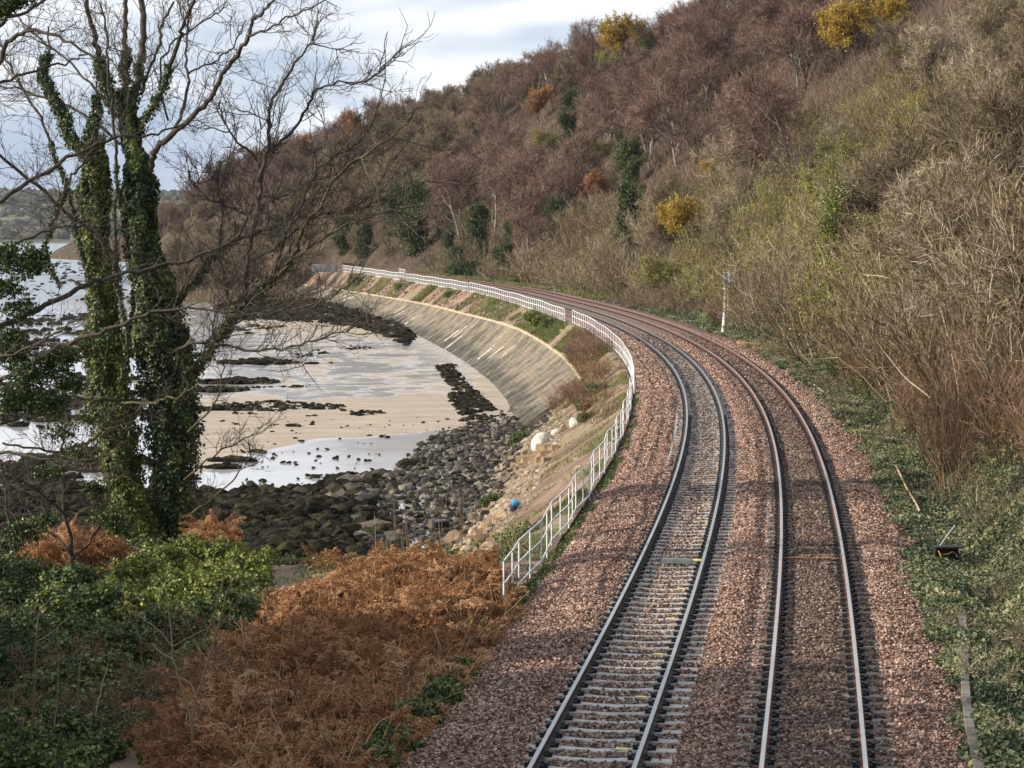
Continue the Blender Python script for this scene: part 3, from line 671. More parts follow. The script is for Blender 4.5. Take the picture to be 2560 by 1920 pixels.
PT['ev'] = ivy_tree_proto('ivy_clad_tree', 304, 9, 3.4, 15000, M['gleaf'], .26, .62)
PT['ev2'] = ivy_tree_proto('ivy_clad_tree', 305, 8.5, 1.3, 8500, M['gleaf'], .24, .45, True)
PT['eb'] = bush_proto('evergreen_bush', 'x', 'bush', None, 2.4, 3.4, 7000, M['gleaf'], 306, .22, lumps=8)
PT['b1'] = thicket_proto('scrub_bush', 'x', 'bush', None, 26, 3.0, 2.6, M['hilltwig_o'], 307, None, 0, r=.022, kidsn=9)
used = set()
def put(key, s, u, scale, label, group=None, rz=None, sink=.2, z=None):
    p = W(s, u, 0); p = np.array([p[0], p[1], (float(hill_z(s, u)) if z is None else z) - sink])
    rz = rng.random() * 6.28 if rz is None else rz
    if key in used: o = dup(PT[key], p, rz, scale)
    else:
        used.add(key); o = PT[key]; o.location = tuple(p); o.rotation_euler = (0, 0, rz); o.scale = (scale,) * 3
    o['label'] = label
    if group: o['group'] = group
    elif 'group' in o: del o['group']
    return o
PROT = []
def put_px(key, px, py, h_, scale, label, group=None):
    """stand a tree on the hillside so that the point h_ metres up its trunk is seen at photo pixel (px,py)"""
    Ys = np.arange(70, 620, 1.0); pts = np.stack([at(px, py, y) for y in Ys]); s, u = su(pts[:, 0], pts[:, 1])
    g = hill_z(s, np.maximum(u, 6.3)); ok = (u > 6.3) & (pts[:, 2] - g < h_ * scale)
    j = int(np.argmax(ok)) if ok.any() else int(np.argmin(np.where(u > 6.3, pts[:, 2] - g, 1e9)))
    PROT.append((px, py, Ys[j], 4.2 * scale if key[0] != 'e' else 3.2 * scale))
    return put(key, float(s[j]), float(u[j]), scale, label, group)

# single trees that stand out on the hill (photo pixel of the crown centre)
SPEC = [('y', 1565, 48, 5.5, 1.15, 'golden yellow tree near the skyline at the top of the hill'),
 ('y', 2140, 50, 5.5, 1.0, 'large golden tree at the top edge of the wood, right of the dark gnarled tree'),
 ('y', 2210, 20, 5.5, .7, 'smaller yellow-green tree behind the large golden tree at the top right'),
 ('y', 1715, 545, 4.5, .62, 'bright yellow leaning tree on the lower slope up and left of the signal post'),
 ('y', 1760, 424, 4.5, .32, 'small round bright yellow tree in the middle of the brown slope'),
 ('or', 1345, 270, 4.5, .75, 'orange-brown tree in the middle of the hill left of a dark green ivy clad tree'),
 ('or', 1380, 240, 4.5, .45, 'paler orange tree just above the dark ivy clad tree in mid hill'),
 ('gy', 1370, 350, 4, .7, 'yellow-green tree below the orange tree in the middle of the hill'),
 ('ev', 1425, 262, 6, 1.0, 'dark green ivy clad tree right of the orange tree in mid hill'),
 ('ev', 1580, 395, 5, .9, 'bright dark green ivy clad tree on the middle slope above the tall ivy column'),
 ('eb', 1530, 440, 2, .7, 'low green ivy mound left below the dark green tree of the middle slope'),
 ('ev2', 1568, 545, 4, 1.25, 'tall green ivy column at the hill foot, third from the left'),
 ('ev2', 1608, 478, 5, .5, 'small ivy clump above the tall green ivy column'),
 ('ev2', 1200, 575, 4, 1.3, 'pair of dark ivy clad trunks rising behind the grassy mound'),
 ('ev2', 1172, 590, 4, .8, 'left slimmer ivy clad trunk behind the grassy mound'),
 ('ev', 1040, 530, 5, 1.6, 'broad dark evergreen ivy clad tree left of the grassy mound'),
 ('ev', 1000, 500, 6, 1.2, 'dark evergreen tree behind and left of the broad ivy clad one'),
 ('ev2', 915, 600, 4, .95, 'narrow dark ivy clad tree behind the far end of the white fence'),
 ('ev2', 968, 605, 4, .6, 'short dark ivy clad stump near the far end of the white fence'),
 ('ev', 1395, 530, 5, .7, 'dark green ivy patch on the lower slope between two ivy columns'),
 ('ev', 1460, 545, 4, .5, 'small dark ivy clump right of the dark green ivy patch'),
 ('ev2', 1615, 130, 5, .9, 'dark green ivy clad tree on the upper slope'),
 ('ev2', 1480, 165, 4, .7, 'small green ivy clad tree under the skyline'),
 ('ev', 1850, 45, 5, .75, 'broad green ivy clad tree at the top of the wood'),
 ('ev2', 1550, 330, 5, .6, 'narrow green ivy clad tree above the bright ivy clad one'),
 ('gy', 1490, 370, 4, .75, 'pale yellow-green sapling between the ivy clad trees of mid hill'),
 ('gy', 1660, 690, 3.5, .6, 'yellow-green sapling left of the signal post'),
 ('gy', 1510, 150, 4, .7, 'yellow-green sapling below the skyline'),
 ('or', 880, 300, 4.5, .8, 'orange-tinted tree near the left end of the ridge'),
 ('or', 760, 330, 4.5, .7, 'orange-tinted tree at the left end of the ridge'),
 ('or', 1490, 480, 4, .55, 'rusty orange shrub on the lower slope above a bare pale tree'),
]
for k_, px, py, hh, scl, lab in SPEC: put_px(k_, px, py, hh, scl, lab)
for k_ in range(14):
    s_k = 292 + k_ * 14 + rng.uniform(-4, 4); put('ev' if k_ % 3 == 0 else 'ev2', s_k, 10.5 + rng.uniform(0, 9), .55 + .4 * rng.random(), 'dark ivy clad tree at the foot of the far end of the hill', 'ivy clad trees at the foot of the far hill')
# gnarled dark individual trees with visible limbs
big = bare_tree_proto('gnarled_tree', 'x', 'tree', None, 11, 4.8, M['hilltwig_p'], 401, 9, .45, .04); PT['big'] = big
for ch in big.children:
    if ch.name.startswith('trunk'): ch.data.materials[0] = M['bark']
for px, py, scl, lab in ((1250, 260, 1.25, 'large gnarled dark tree with forked trunk on the middle of the hill'), (2010, 150, 1.0, 'dark spreading gnarled tree left of the large golden tree'),
                    (1740, 340, .8, 'dark twisted tree in the purple-brown wood at mid height'), (1190, 400, .75, 'dark two-stemmed tree with ivy below the large gnarled tree'), (1840, 170, .9, 'pale-limbed spreading tree on the upper slope')):
    put_px('big', px, py, 5, scl, lab)

# the wood itself
SU_ = []
def free(s, u, d):
    for a, b in SU_:
        if abs(a - s) < d and (a - s) ** 2 + (b - u) ** 2 < d * d: return False
    SU_.append((s, u)); return True
cnt = {}
tries = 0
rr = np.random.default_rng(55)
nT = 0
CS = rr.uniform(120, 615, 90000); CU = 10 + 80 * rr.random(90000) ** 1.15; CP = W(CS, CU, hill_z(CS, CU) + 6); CX, CY = proj(CP)
while nT < 590 and tries < 90000:
    s, u, p, px, py = CS[tries], CU[tries], CP[tries], CX[tries], CY[tries]; tries += 1
    if s < 240 and u < 16 + (240 - s) * .16: continue
    if px < 380 or px > 2200 or py < -170 or py > 760: continue
    if p[2] - 6 < .3: continue
    if any(D_ > p[1] - 4 and abs(px - a) < (r_ + 2.2) * F / p[1] and abs(py - b) < (r_ + 2.0) * F / p[1] for a, b, D_, r_ in PROT): continue
    if not free(s, u, (5.4 - .9 * float(sm((s - 300) / 120))) if s > 240 else 5.2): continue
    red = fbm(p[0], p[1], 45, 2) + (py < 420) * .12 + (s > 420) * -.1
    kk = ('p%d' % rr.integers(3)) if (red > .47 and u > 15 and cnt.get('p', 0) < 298) or cnt.get('o', 0) > 297 else ('o%d' % rr.integers(3))
    cnt[kk[0]] = cnt.get(kk[0], 0) + 1
    kind = 'purple-brown' if kk[0] == 'p' else 'olive-brown'
    sl_ = (.72 + .5 * rr.random()) * (.62 if u < 15 else 1) * (1 - .22 * float(sm((s - 300) / 120)))
    put(kk, s, u, sl_, 'bare %s tree on the %s' % (kind, zone(px, py)), 'bare %s trees on the wooded hillside' % kind)
    nT += 1
# scrub and undergrowth between the trees, one mass
def scatter_hill(n, s0, s1, u0, u1, zoff=0):
    s = rng.uniform(s0, s1, n); u = u0 + (u1 - u0) * rng.random(n); z = hill_z(s, u)
    return W(s, u, z + zoff), s, u
for nm, lab, mt, n, rg, Ln, wd in (('undergrowth', 'brown twiggy undergrowth filling the wooded hillside', 'under_o', 150000, (150, 610, 9.5, 90), 1.5, .05),
                                   ('undergrowth', 'purple-brown brushwood under the trees of the upper slope', 'hilltwig_p', 70000, (230, 600, 22, 90), 1.7, .05)):
    P_, s, u = scatter_hill(n, *rg); k_ = fbm(P_[:, 0], P_[:, 1], 5, 2); h_ = Ln * (.4 + 1.6 * k_)
    mb = MB(); pl = grow(P_ - [0, 0, .2], rng.normal(size=(n, 3)) * [.7, .7, .2] + [0, 0, .9], h_, 3, .25, 0); ribbons(mb, pl, taper(n, 3, wd, wd * .5))
    tag(link(nm, mb.mesh(nm, M[mt])), lab, 'undergrowth', kind='stuff')

# ------------------------------------------------------------------ near right slope : saplings, brambles, tall stems
G2 = 'bare shrubs on the near slope beside the railway'
for i in range(4): PT['t%d' % i] = thicket_proto('bare_shrub', 'x', 'shrub', G2, 22, 4.2 + .4 * i, 3.0, M['tantwig'], 500 + i, r=.019, kidsn=14, curve=.085, lean=.55)
for i in range(2): PT['ty%d' % i] = thicket_proto('leafy_shrub', 'x', 'shrub', G2, 16, 4.2, 2.6, M['tantwig'], 520 + i, M['gyleaf'], 1500, .11, r=.02, kidsn=9, curve=.08)
for i in range(3): PT['r%d' % i] = thicket_proto('bramble_thicket', 'x', 'bramble', G2, 46, 2.6, 2.2, M['brambletwig'], 540 + i, r=.011, kidsn=7, curve=.06, lean=.3)
for i in range(3): PT['tn%d' % i] = bare_tree_proto('bare_sapling', 'x', 'tree', G2, 6.0 + i * .8, 2.5, M['tantwig'], 570 + i, 8, 1.1, .022, multi=3, tl=1.2)
PT['iv'] = bush_proto('ivy_bush', 'x', 'bush', None, 1.6, 2.2, 8000, M['ivy'], 560, .12, lumps=9)
PT['ivy'] = thicket_proto('leafy_bush', 'x', 'bush', None, 22, 3.6, 2.4, M['tantwig'], 561, M['gyleaf'], 7000, .11, r=.016, kidsn=8, curve=.14)
PT['ivt'] = ivy_tree_proto('ivy_clad_tree', 562, 6.5, 1.7, 17000, M['ivy_y'], .12, .55)
PROT2 = [(1805,745,168,2),(2115,600,90,2),(2110,500,90,2),(2105,900,90,2),(2080,420,90,2)]
SU_.clear(); n2 = 0; tries = 0
CS = rr.uniform(14, 240, 40000); CU = rr.uniform(8.2, 52, 40000); CP = W(CS, CU, hill_z(CS, CU) + 2.5); CX, CY = proj(CP)
while n2 < 270 and tries < 40000:
    s, u, p, px, py = CS[tries], CU[tries], CP[tries], CX[tries], CY[tries]; tries += 1
    if s > 150 and u > 14 + (240 - s) * .28 + 6: continue
    if px > 2720 or px < 1250 or py < -150 or py > 1500: continue
    low = u < 11.5
    if low and s < 70 and py > 1350: continue
    if not free(s, u, 2.6 if s < 110 else 3.6): continue
    n_ = fbm(p[0], p[1], 16, 2)
    if any(D_ > p[1] - 2 and abs(px - a) < 2.0 * F / p[1] and abs(py - b) < 2.6 * F / p[1] for a, b, D_, r_ in PROT2) or any(D_ > p[1] - 2 and r_ < 99 and abs(px - a) < (r_ * .5 + 1.2) * F / p[1] and abs(py - b) < (r_ * .6 + 1.6) * F / p[1] for a, b, D_, r_ in PROT): continue
    if (px > 2180 and py > 900 and rr.random() < .9) or (low and rr.random() < .25): 
        kk = 'r%d' % rr.integers(3); lab = 'brown bramble thicket at the foot of the near slope'; g = 'bramble thickets at the foot of the near slope'; sc_ = .7 + .5 * rr.random()
    elif n_ > .66 or (1700 < px < 2260 and 230 < py < 740 and rr.random() < .38): 
        kk = 'ty%d' % rr.integers(2); lab = 'bare shrub with scattered yellow-green leaves on the near slope'; g = 'yellow-leaved shrubs on the near slope'; sc_ = .75 + .4 * rr.random()
    else:
        kk = 't%d' % rr.integers(4)
        if rr.random() < .45 and u > 10.5: kk = 'tn%d' % rr.integers(3)
        lab = 'tan bare-twigged shrub on the near slope right of the tracks'; g = G2; sc_ = .7 + .5 * rr.random()
        if kk[1] == 'n': lab = 'tan bare sapling standing among the shrubs of the near slope'; g = 'bare saplings on the near slope'
    put(kk, s, u, sc_, lab, g, z=float(hill_z(s, u))); n2 += 1
for k_ in range(400):
    s = rr.uniform(30, 100); u = rr.uniform(8.2, 16); p = W(s, u, hill_z(s, u) + 1.0); px, py = proj(p)
    if not (2170 < px < 2700 and 900 < py < 1480) or not free(s, u, 1.25): continue
    put('r%d' % rr.integers(3), s, u, .6 + .5 * rr.random(), 'brown bramble thicket at the foot of the near slope', 'bramble thickets at the foot of the near slope', z=float(hill_z(s, u))); n2 += 1
print('hill trees', nT, 'near shrubs', n2)
for key, px, py, hh, scl, lab in (('ivt', 2115, 590, 3.4, 1.25, 'dark ivy clad tree on the near slope, above and right of the signal post'), ('ivt', 2165, 520, 3.5, .85, 'ivy covered trunk just behind the dark ivy clad tree of the near slope'),
      ('ivt', 2190, 20, 3.5, .8, 'ivy hung tree at the top edge above the near slope'), ('ivt', 2080, 430, 3.0, .95, 'sunlit yellow-green ivy tree above the darker one of the near slope'), ('iv', 2105, 900, 1, .8, 'dark green ivy bush at the foot of the near slope beside the grey pipe'),
      ('iv', 2190, 960, 1, .7, 'second dark green ivy bush, nearer along the grey pipe'), ('ivy', 2080, 480, 1.5, 1.2, 'bright yellow-green bush lit by the sun on the near slope'),
      ('ivy', 2090, 560, 1.5, .9, 'lower bright yellow-green bush in front of the dark ivy clad tree'), ('ivy', 2190, 780, 1.2, .6, 'small yellow-green bush above the dark green ivy bushes'), 
      ('ivy', 1975, 370, 1.5, .8, 'yellow-green bush at the top left edge of the near slope'), ('ivy', 2330, 280, 1.5, .9, 'yellow-green bush high on the near slope'), ('ivy', 2390, 330, 1.5, .7, 'upper right yellow-green bush on the near slope')):
    put_px(key, px, py, hh, scl, lab)
# tall dead stems and grass under the shrubs
P_, s, u = scatter_hill(110000, 15, 235, 7.6, 46); px, py = proj(P_); k_ = (px < 2700) & (px > 1200) & (py > -100); P_ = P_[k_]; n = len(P_)
mb = MB(); pl = grow(P_ - [0, 0, .1], rng.normal(size=(n, 3)) * [.5, .5, .2] + [0, 0, .9], .25 + 1.3 * fbm(P_[:, 0], P_[:, 1], 3, 2) ** 1.8, 4, .2, 0); ribbons(mb, pl, taper(n, 4, .020, .010))
tag(link('dead_stems', mb.mesh('dead_stems', M['understem'])), 'tangled tan dead stems covering the near slope under the shrubs', 'undergrowth', kind='stuff')
PT['tw'] = thicket_proto('dead_weed', 'x', 'weeds', None, 14, .9, .9, M['tantwig'], 590, r=.006, kidsn=6, curve=.15, lean=.8)
for k_ in range(120):
    s = rr.uniform(-4, 120); u = rr.uniform(6.0, 9.4)
    qx, qy = proj(W(s, u, float(hill_z(s, u)) + .3))
    if 2280 < qx < 2440 and 1280 < qy < 1520: continue
    put('tw', s, u, .5 + .8 * rr.random(), 'low tan dead weed sticking out of the trackside ivy', 'dead weeds in the trackside ivy', sink=.03)
# ivy ground cover between the ballast and the slope
n = 210000; s = -8 + 190 * rng.random(n) ** 1.9; u = 5.2 + 4.6 * rng.random(n) ** .9
ed = 5.75 + 1.5 * (fbm(s, u * 0, 4) - .5) + 1.0 * (fbm(s, u, 1.1) - .5) + .5 * sm((s - 80) / 60); k_ = (u > ed) & (u < 8.8 + 1.5 * (fbm(s, u, 4) - .5) + (s < 45) * 2.4); s, u = s[k_], u[k_]; n = len(s)
P_ = W(s, u, hill_z(s, np.maximum(u, 6.2)) + .02 + .22 * fbm(s, u, 1.3, 2) * sm((u - ed[k_]) / .6) + .1 * rng.random(n))
mb = MB(); leaves(mb, P_, np.where(s < 60, .085, .13) * (.6 + .9 * fbm(s + 90, u, 1.1, 2)), .75, .9, rnd=np.clip(rng.random(n) * .75 + 1.1 * (fbm(s, u + 30, 1.7, 3) - .38), 0, 1)); tag(link('ground_ivy', mb.mesh('ground_ivy', M['groundivy'])), 'pale green ivy carpeting the trackside right of the ballast', 'ivy', kind='stuff')

# ------------------------------------------------------------------ white handrail fence in lengths along the embankment
def fence(s0, s1, u, label, dz=0.0, r=.024, step=1.78, h_=1.1, wob=.0):
    n = max(2, int(round((s1 - s0) / step)) + 1); S = np.linspace(s0, s1, n)
    uu = u + .06 * np.sin(S * .9) * wob
    G = W(S, uu, zt(S) - .38 + dz + .03 * np.sin(S * .37)); b0 = G[0]
    t = thing('handrail_fence', label, 'fence', b0, group='lengths of white handrail fence along the railway')
    mb = MB(); tubes(mb, np.array([[[0, 0, -.25], [0, 0, .3], [0, 0, .8], [0, 0, h_]]]), np.full((1, 4), r * 1.05), 6, rnd=np.array([.5])); pm = mb.mesh('fence_post', M['white'], True)
    for g in G: 
        o = link('post', pm, t, loc=tuple(g), base=b0)
    F_ = np.interp(np.linspace(0, n - 1, (n - 1) * 3 + 1), np.arange(n), np.arange(n))
    for nm, hh in (('top_rail', h_ + .0), ('middle_rail', .60), ('bottom_rail', .10)):
        x = np.arange(n); pl = G + [0, 0, hh]; mb = MB()
        tubes(mb, pl[None], np.full((1, n), r * .95), 6, rnd=np.array([.5])); link(nm, mb.mesh(nm, M['white'], True), t, base=b0)
    return t
fence(8.4, 72.5, -3.35, 'near length of white tubular fence starting beside the brown bracken', wob=1)
fence(74.2, 132.0, -3.2, 'white fence length on the tightest part of the bend, seen almost end on')
fence(133, 153, -3.1, 'short white fence length partly hidden by rusty weeds', r=.032)
fence(154.6, 228, -3.6, 'white fence length running behind the round green bush above the sea wall', r=.036, step=1.45)
fence(228.6, 284.5, -3.7, 'far white fence length in front of the twin rusty rails', r=.04, step=1.4)
fence(285.1, 291.5, -3.8, 'raised white fence panel standing higher than its neighbours', dz=.55, r=.042, step=1.6)
fence(292.1, 362, -3.7, 'farthest white fence length ending at the grey palisade', dz=-.05, r=.045, step=1.4)
# palisade and brick box at the far end
b0 = W(364, -3.8, .5); t = thing('palisade_fence', 'dull grey palisade fence beyond the last white fence length', 'fence', b0)
mb = MB(); S = np.arange(364.5, 380, .22)
for s in S:
    p = W(s, -4.2 - (s - 364) * .12, zt(s) - .35 - .02 * (s - 364)); box(mb, p + [0, 0, .5], (.12, .03, 1.3))
pg = mat('palisade_grey', flat3((.16,.17,.18), (.24,.25,.26), (.32,.33,.34)), .6, 4, .3, attr=0)
link('pale', mb.mesh('pale', pg), t, base=b0)
mb = MB(); S = np.array([364.5, 372, 379.8])
tubes(mb, W(S, -4.2 - (S - 364) * .12 + .05, zt(S) + .6)[None], np.full((1, 3), .04), 4); tubes(mb, W(S, -4.2 - (S - 364) * .12 + .05, zt(S) - .1)[None], np.full((1, 3), .04), 4); link('cross_rail', mb.mesh('cross_rail', pg), t, base=b0)
mb = MB(); box(mb, (0, 0, .7), (1.8, 1.2, 1.4)); box(mb, (0, 0, 1.44), (2.0, 1.4, .12)); me = bevel(mb.mesh('brick_hut', mat('brown_brick', flat3((.10,.07,.05), (.17,.12,.085), (.24,.17,.12)), .9, 3, .4, attr=0, bump=.4, bs=12)), .02, 1)
tag(link('brick_hut', me, loc=tuple(W(366, -2.2, zt(366) - .4))), 'small brown brick box at the far end of the white fence', 'hut')

# ------------------------------------------------------------------ rocks
import bmesh
def ico(sub):
    bm = bmesh.new(); bmesh.ops.create_icosphere(bm, subdivisions=sub, radius=1); v = np.array([x.co[:] for x in bm.verts]); f = np.array([[y.index for y in x.verts] for x in bm.faces]); bm.free(); return v, f
I2 = ico(2); I3 = ico(3); I1 = ico(1)
def rocks(mb, P, size, geo=I2, flatn=.6, rough=.28, rnd=None, ang=.0):
    v0, f0 = geo; B = len(P)
    ph = rng.random((B, 3)) * 50
    d = 1 + rough * 2 * (vn(v0[None, :, 0] * 1.6 + ph[:, :1], v0[None, :, 1] * 1.6 + v0[None, :, 2] * 1.3 + ph[:, 1:2], 1) - .5) + rough * (vn(v0[None, :, 2] * 3 + ph[:, 2:], v0[None, :, 0] * 3 - v0[None, :, 1] * 2.2, 1) - .5)
    if ang:   # angular facets : clamp against random planes
        v = v0[None] * np.ones((B, 1, 1))
        for k in range(6):
            nn = nrm(rng.normal(size=(B, 1, 3))); dd = (v * nn).sum(-1, keepdims=True); c = .55 + .3 * rng.random((B, 1, 1)); v = v - nn * np.maximum(dd - c, 0) * ang
        v = v * (d[..., None] * .5 + .5)
    else: v = v0[None] * d[..., None]
    sc3 = np.stack([1 + .5 * rng.random(B), .7 + .4 * rng.random(B), flatn * (.7 + .6 * rng.random(B))], 1)
    v = v * sc3[:, None]; tx = rng.normal(size=B) * .35; ct, st_ = np.cos(tx)[:, None], np.sin(tx)[:, None]; v = np.stack([v[..., 0], v[..., 1] * ct - v[..., 2] * st_, v[..., 1] * st_ + v[..., 2] * ct], -1); a = rng.random(B) * 6.28; ca, sa = np.cos(a)[:, None], np.sin(a)[:, None]
    v = np.stack([v[..., 0] * ca - v[..., 1] * sa, v[..., 0] * sa + v[..., 1] * ca, v[..., 2]], -1) * np.broadcast_to(size, (B,))[:, None, None] + P[:, None]
    mb.add(v, t=(f0[None] + (np.arange(B) * len(v0))[:, None, None]).reshape(-1, 3), rnd=np.repeat(rng.random(B) if rnd is None else rnd, len(v0)))
def inpoly(px, py, poly):
    c = np.zeros(len(px), bool); n = len(poly); j = n - 1
    for i in range(n):
        xi, yi = poly[i]; xj, yj = poly[j]
        m = ((yi > py) != (yj > py)) & (px < (xj - xi) * (py - yi) / (yj - yi + 1e-9) + xi); c ^= m; j = i
    return c
# near shore : mass of seaweed covered boulders, greyer stones towards the bank
n = 44000; x = rng.uniform(-38, 3, n); y = rng.uniform(72, 165, n); z = -5.2 + 0 * x
px, py = proj(np.stack([x, y, z], 1)); jt = 14 * rng.normal(size=n)
edge = np.interp(px, [200, 480, 700, 850, 965, 1010, 1090, 1200, 1265, 1330], [1240, 1240, 1238, 1215, 1190, 1150, 1092, 1050, 1040, 1040])
s, u = su(x, y)
lz = left_z(s, u)
ok = (py + jt * .6 > edge) & (lz < -4.2) & (py < 1600)
x, y, u, s, lz = x[ok], y[ok], u[ok], s[ok], lz[ok]
wd = sm((px[ok] - 700) / 350)   # 0 = seaweed mounds, 1 = bare stones
size = np.where(rng.random(len(x)) < wd, .06 + .24 * rng.random(len(x)) ** 3, .14 + .5 * rng.random(len(x)) ** 2.2)
z = np.maximum(-5.2, lz) + size * .15
mound = .55 * sm((px[ok] - 430) / 100) * sm((1250 - py[ok]) / -30) * (1 - wd) * fbm(x, y, 4, 2)
stony = rng.random(len(x)) < wd * .85
mb = MB(); k_ = ~stony; rocks(mb, np.stack([x, y, z + mound], 1)[k_][:13000], size[k_][:13000] * .8, I2, .7, .6, ang=.7)
tag(link('seaweed_rocks', mb.mesh('seaweed_rocks', M['weedrock'])), 'dark olive seaweed covered boulders along the near edge of the beach', 'rocks', kind='stuff')
mb = MB(); k_ = stony; rocks(mb, np.stack([x, y, z], 1)[k_][:16000], size[k_][:16000], I1, .75, .4, ang=1.0)
tag(link('shore_stones', mb.mesh('shore_stones', M['greyrock'])), 'grey shore stones spread below the rocky bank', 'rocks', kind='stuff')
# far rock field under the end of the wall and lines of rock on the sand
def field(mb, poly, n, s0, s1, zf=None, fl=.5, geo=I1, dens=None):
    poly = np.array(poly, float); 
    q = np.stack([onz(a, b, -5.1) for a, b in poly]); x = rng.uniform(q[:, 0].min(), q[:, 0].max(), n * 6); y = rng.uniform(q[:, 1].min(), q[:, 1].max(), n * 6)
    k_ = inpoly(x, y, q[:, :2]) & (fbm(x, y, 5, 3) > (.42 if dens is None else dens)); x = x[k_][:n]; y = y[k_][:n]
    if len(x): rocks(mb, np.stack([x, y, beach_z(x, y) + .05], 1), s0 + (s1 - s0) * rng.random(len(x)) ** 2, geo, fl, .6, ang=.6)
mb = MB()
field(mb, [(560, 745), (700, 738), (800, 755), (860, 775), (930, 800), (960, 822), (1000, 822), (1040, 862), (1015, 878), (960, 855), (900, 838), (800, 828), (700, 822), (600, 815), (540, 790)], 2600, .35, .8, dens=.2)
field(mb, [(400, 690), (620, 700), (700, 735), (560, 745), (420, 730)], 700, .3, .7, dens=.35)
tag(link('far_rocks', mb.mesh('far_rocks', M['weedrock'])), 'field of dark rocks below the far end of the sea wall', 'rocks', kind='stuff')
mb = MB()
for poly, n, a, b, d_ in ([[(1090,920),(1130,915),(1185,985),(1190,1040),(1170,1060),(1150,1030),(1160,990),(1120,960)], 420, .12, .4, .25],
        [[(1120,985),(1190,975),(1240,1020),(1255,1040),(1200,1050),(1150,1030)], 260, .12, .4, .3],
        [[(700,1000),(920,1012),(960,1028),(940,1042),(700,1035),(560,1030),(560,1005)], 300, .08, .35, .5],
        [[(560,945),(700,950),(780,960),(700,985),(560,975)], 160, .08, .3, .5],
        [[(570,810),(700,800),(740,830),(620,850),(560,840)], 160, .15, .45, .5],
        [[(700,880),(900,870),(1000,905),(800,915)], 120, .08, .3, .55],
        [[(500,1050),(1150,1040),(1100,1090),(900,1130),(500,1090)], 60, .06, .22, .4],
        [[(600,1120),(960,1130),(960,1190),(560,1230)], 70, .06, .22, .4],
        [[(0,640),(200,650),(420,700),(430,760),(0,740)], 500, .5, 1.2, .5],
        [[(0,790),(200,780),(430,830),(400,900),(0,900)], 500, .25, .8, .5],
        [[(0,950),(250,930),(470,960),(480,1100),(300,1080),(0,1060)], 600, .2, .6, .48],
        [[(0,1150),(260,1120),(480,1180),(480,1240),(0,1240)], 500, .2, .6, .42]):
    field(mb, poly, n, a, b, dens=d_)
tag(link('beach_rocks', mb.mesh('beach_rocks', M['weedrock'])), 'strings of small dark stones and weed scattered over the wet sand', 'rocks', kind='stuff')
# single outcrops on the sand
for (cx, cy, wx, n, sz, lab) in ((650, 912, 92, 150, .5, 'low black rock outcrop on the wet sand, farthest of the outcrops beside the ivy tree'),
        (590, 955, 110, 170, .38, 'long ragged rock outcrop just nearer than the highest one beside the ivy tree'), (545, 975, 60, 120, .45, 'dark rock shelf close to the ivy tree between two outcrops'),
        (560, 1020, 75, 110, .35, 'rock and weed shelf at the left edge of the dry sand band'), (585, 1147, 60, 70, .3, 'flat dark outcrop in the water near the ivy trunk'), (560, 1165, 50, 50, .25, 'small ragged ledge below the flat dark outcrop by the ivy trunk'),
        (868, 1192, 78, 90, .28, 'long low black rock on the bright wet sand nearest the boulders'), (640, 1126, 26, 14, .22, 'tiny weed covered rock on the grey sand'),
        (975, 828, 60, 120, .42, 'black weed covered ledge at the foot of the sea wall'), (735, 1062, 30, 14, .2, 'thin streak of weed on the dry sand'), (892, 1210, 14, 6, .28, 'single small black rock below the long low one')):
    c = onz(cx, cy, -5.1); k_ = wx / F * c[1]
    a = rng.normal(size=(n, 2)) * [.42 * k_, .32 * k_]; a[:, 0] += rng.normal(size=n) * .1
    X_ = c[0] + a[:, 0]; Y_ = c[1] + a[:, 1]; hgt = np.exp(-(a[:, 0] / k_ * 1.6) ** 2)
    mb = MB(); rocks(mb, np.stack([X_, Y_, beach_z(X_, Y_) + .05 + .25 * sz * hgt], 1) - [c[0], c[1], 0] - [0, 0, float(beach_z(c[0], c[1]))], sz * (.5 + .7 * rng.random(n)), I2, .42, .6, ang=.5)
    tag(link('rock_outcrop', mb.mesh('rock_outcrop', M['weedrock']), loc=(c[0], c[1], float(beach_z(c[0], c[1])))), lab, 'rock')
# pale rocky bank below the near fence : rubble
n = 5200; s = rng.uniform(30, 118, n); d = rng.random(n); u = -4.6 - 6.2 * d; z = left_z(s, u); k_ = (z > -5.2) & (fbm(s, u, 2.5, 3) > .38 + .25 * (d < .35)); s, u, z = s[k_], u[k_], z[k_]
mb = MB(); rocks(mb, W(s, u, z - .02), .07 + .20 * rng.random(len(s)) ** 2.5, I1, .6, .3, ang=1.)
tag(link('bank_rubble', mb.mesh('bank_rubble', M['rockbank'])), 'pale rubble on the steep bank below the near fence', 'rocks', kind='stuff')
n = 3000; s = rng.uniform(150, 345, n); f_ = .1 + .85 * rng.random(n); u = -3.7 + (np.interp(s, WS, WU) + 3.7) * f_; z = left_z(s, u); k_ = (fbm(s, u, 4, 3) > .5); s, u, z = s[k_], u[k_], z[k_]
mb = MB(); rocks(mb, W(s, u, z + .02), .08 + .3 * rng.random(len(s)) ** 2.5, I1, .6, .3, ang=1.)
pk = mat('pink_rubble', flat3((.13,.085,.07), (.24,.165,.135), (.36,.26,.21)), .9, 1.5, .3, attr=.7)
tag(link('embankment_rubble', mb.mesh('embankment_rubble', pk)), 'pinkish rubble on the slope between the far fence and the sea wall', 'rocks', kind='stuff')
def boulder(px, py, zz, r_, m_, lab, name='boulder', cat='boulder', fl=.75, geo=I3, ang=.8, dz=0):
    c, g = march(px, py, r_ * .3)
    mb = MB(); rocks(mb, np.array([[0, 0, r_ * .35]]), np.array([r_]), geo, fl, .22, ang=ang)
    return tag(link(name, mb.mesh(name, m_, geo is I3 and ang < .5), loc=(c[0], c[1], g - .04 + dz)), lab, cat)
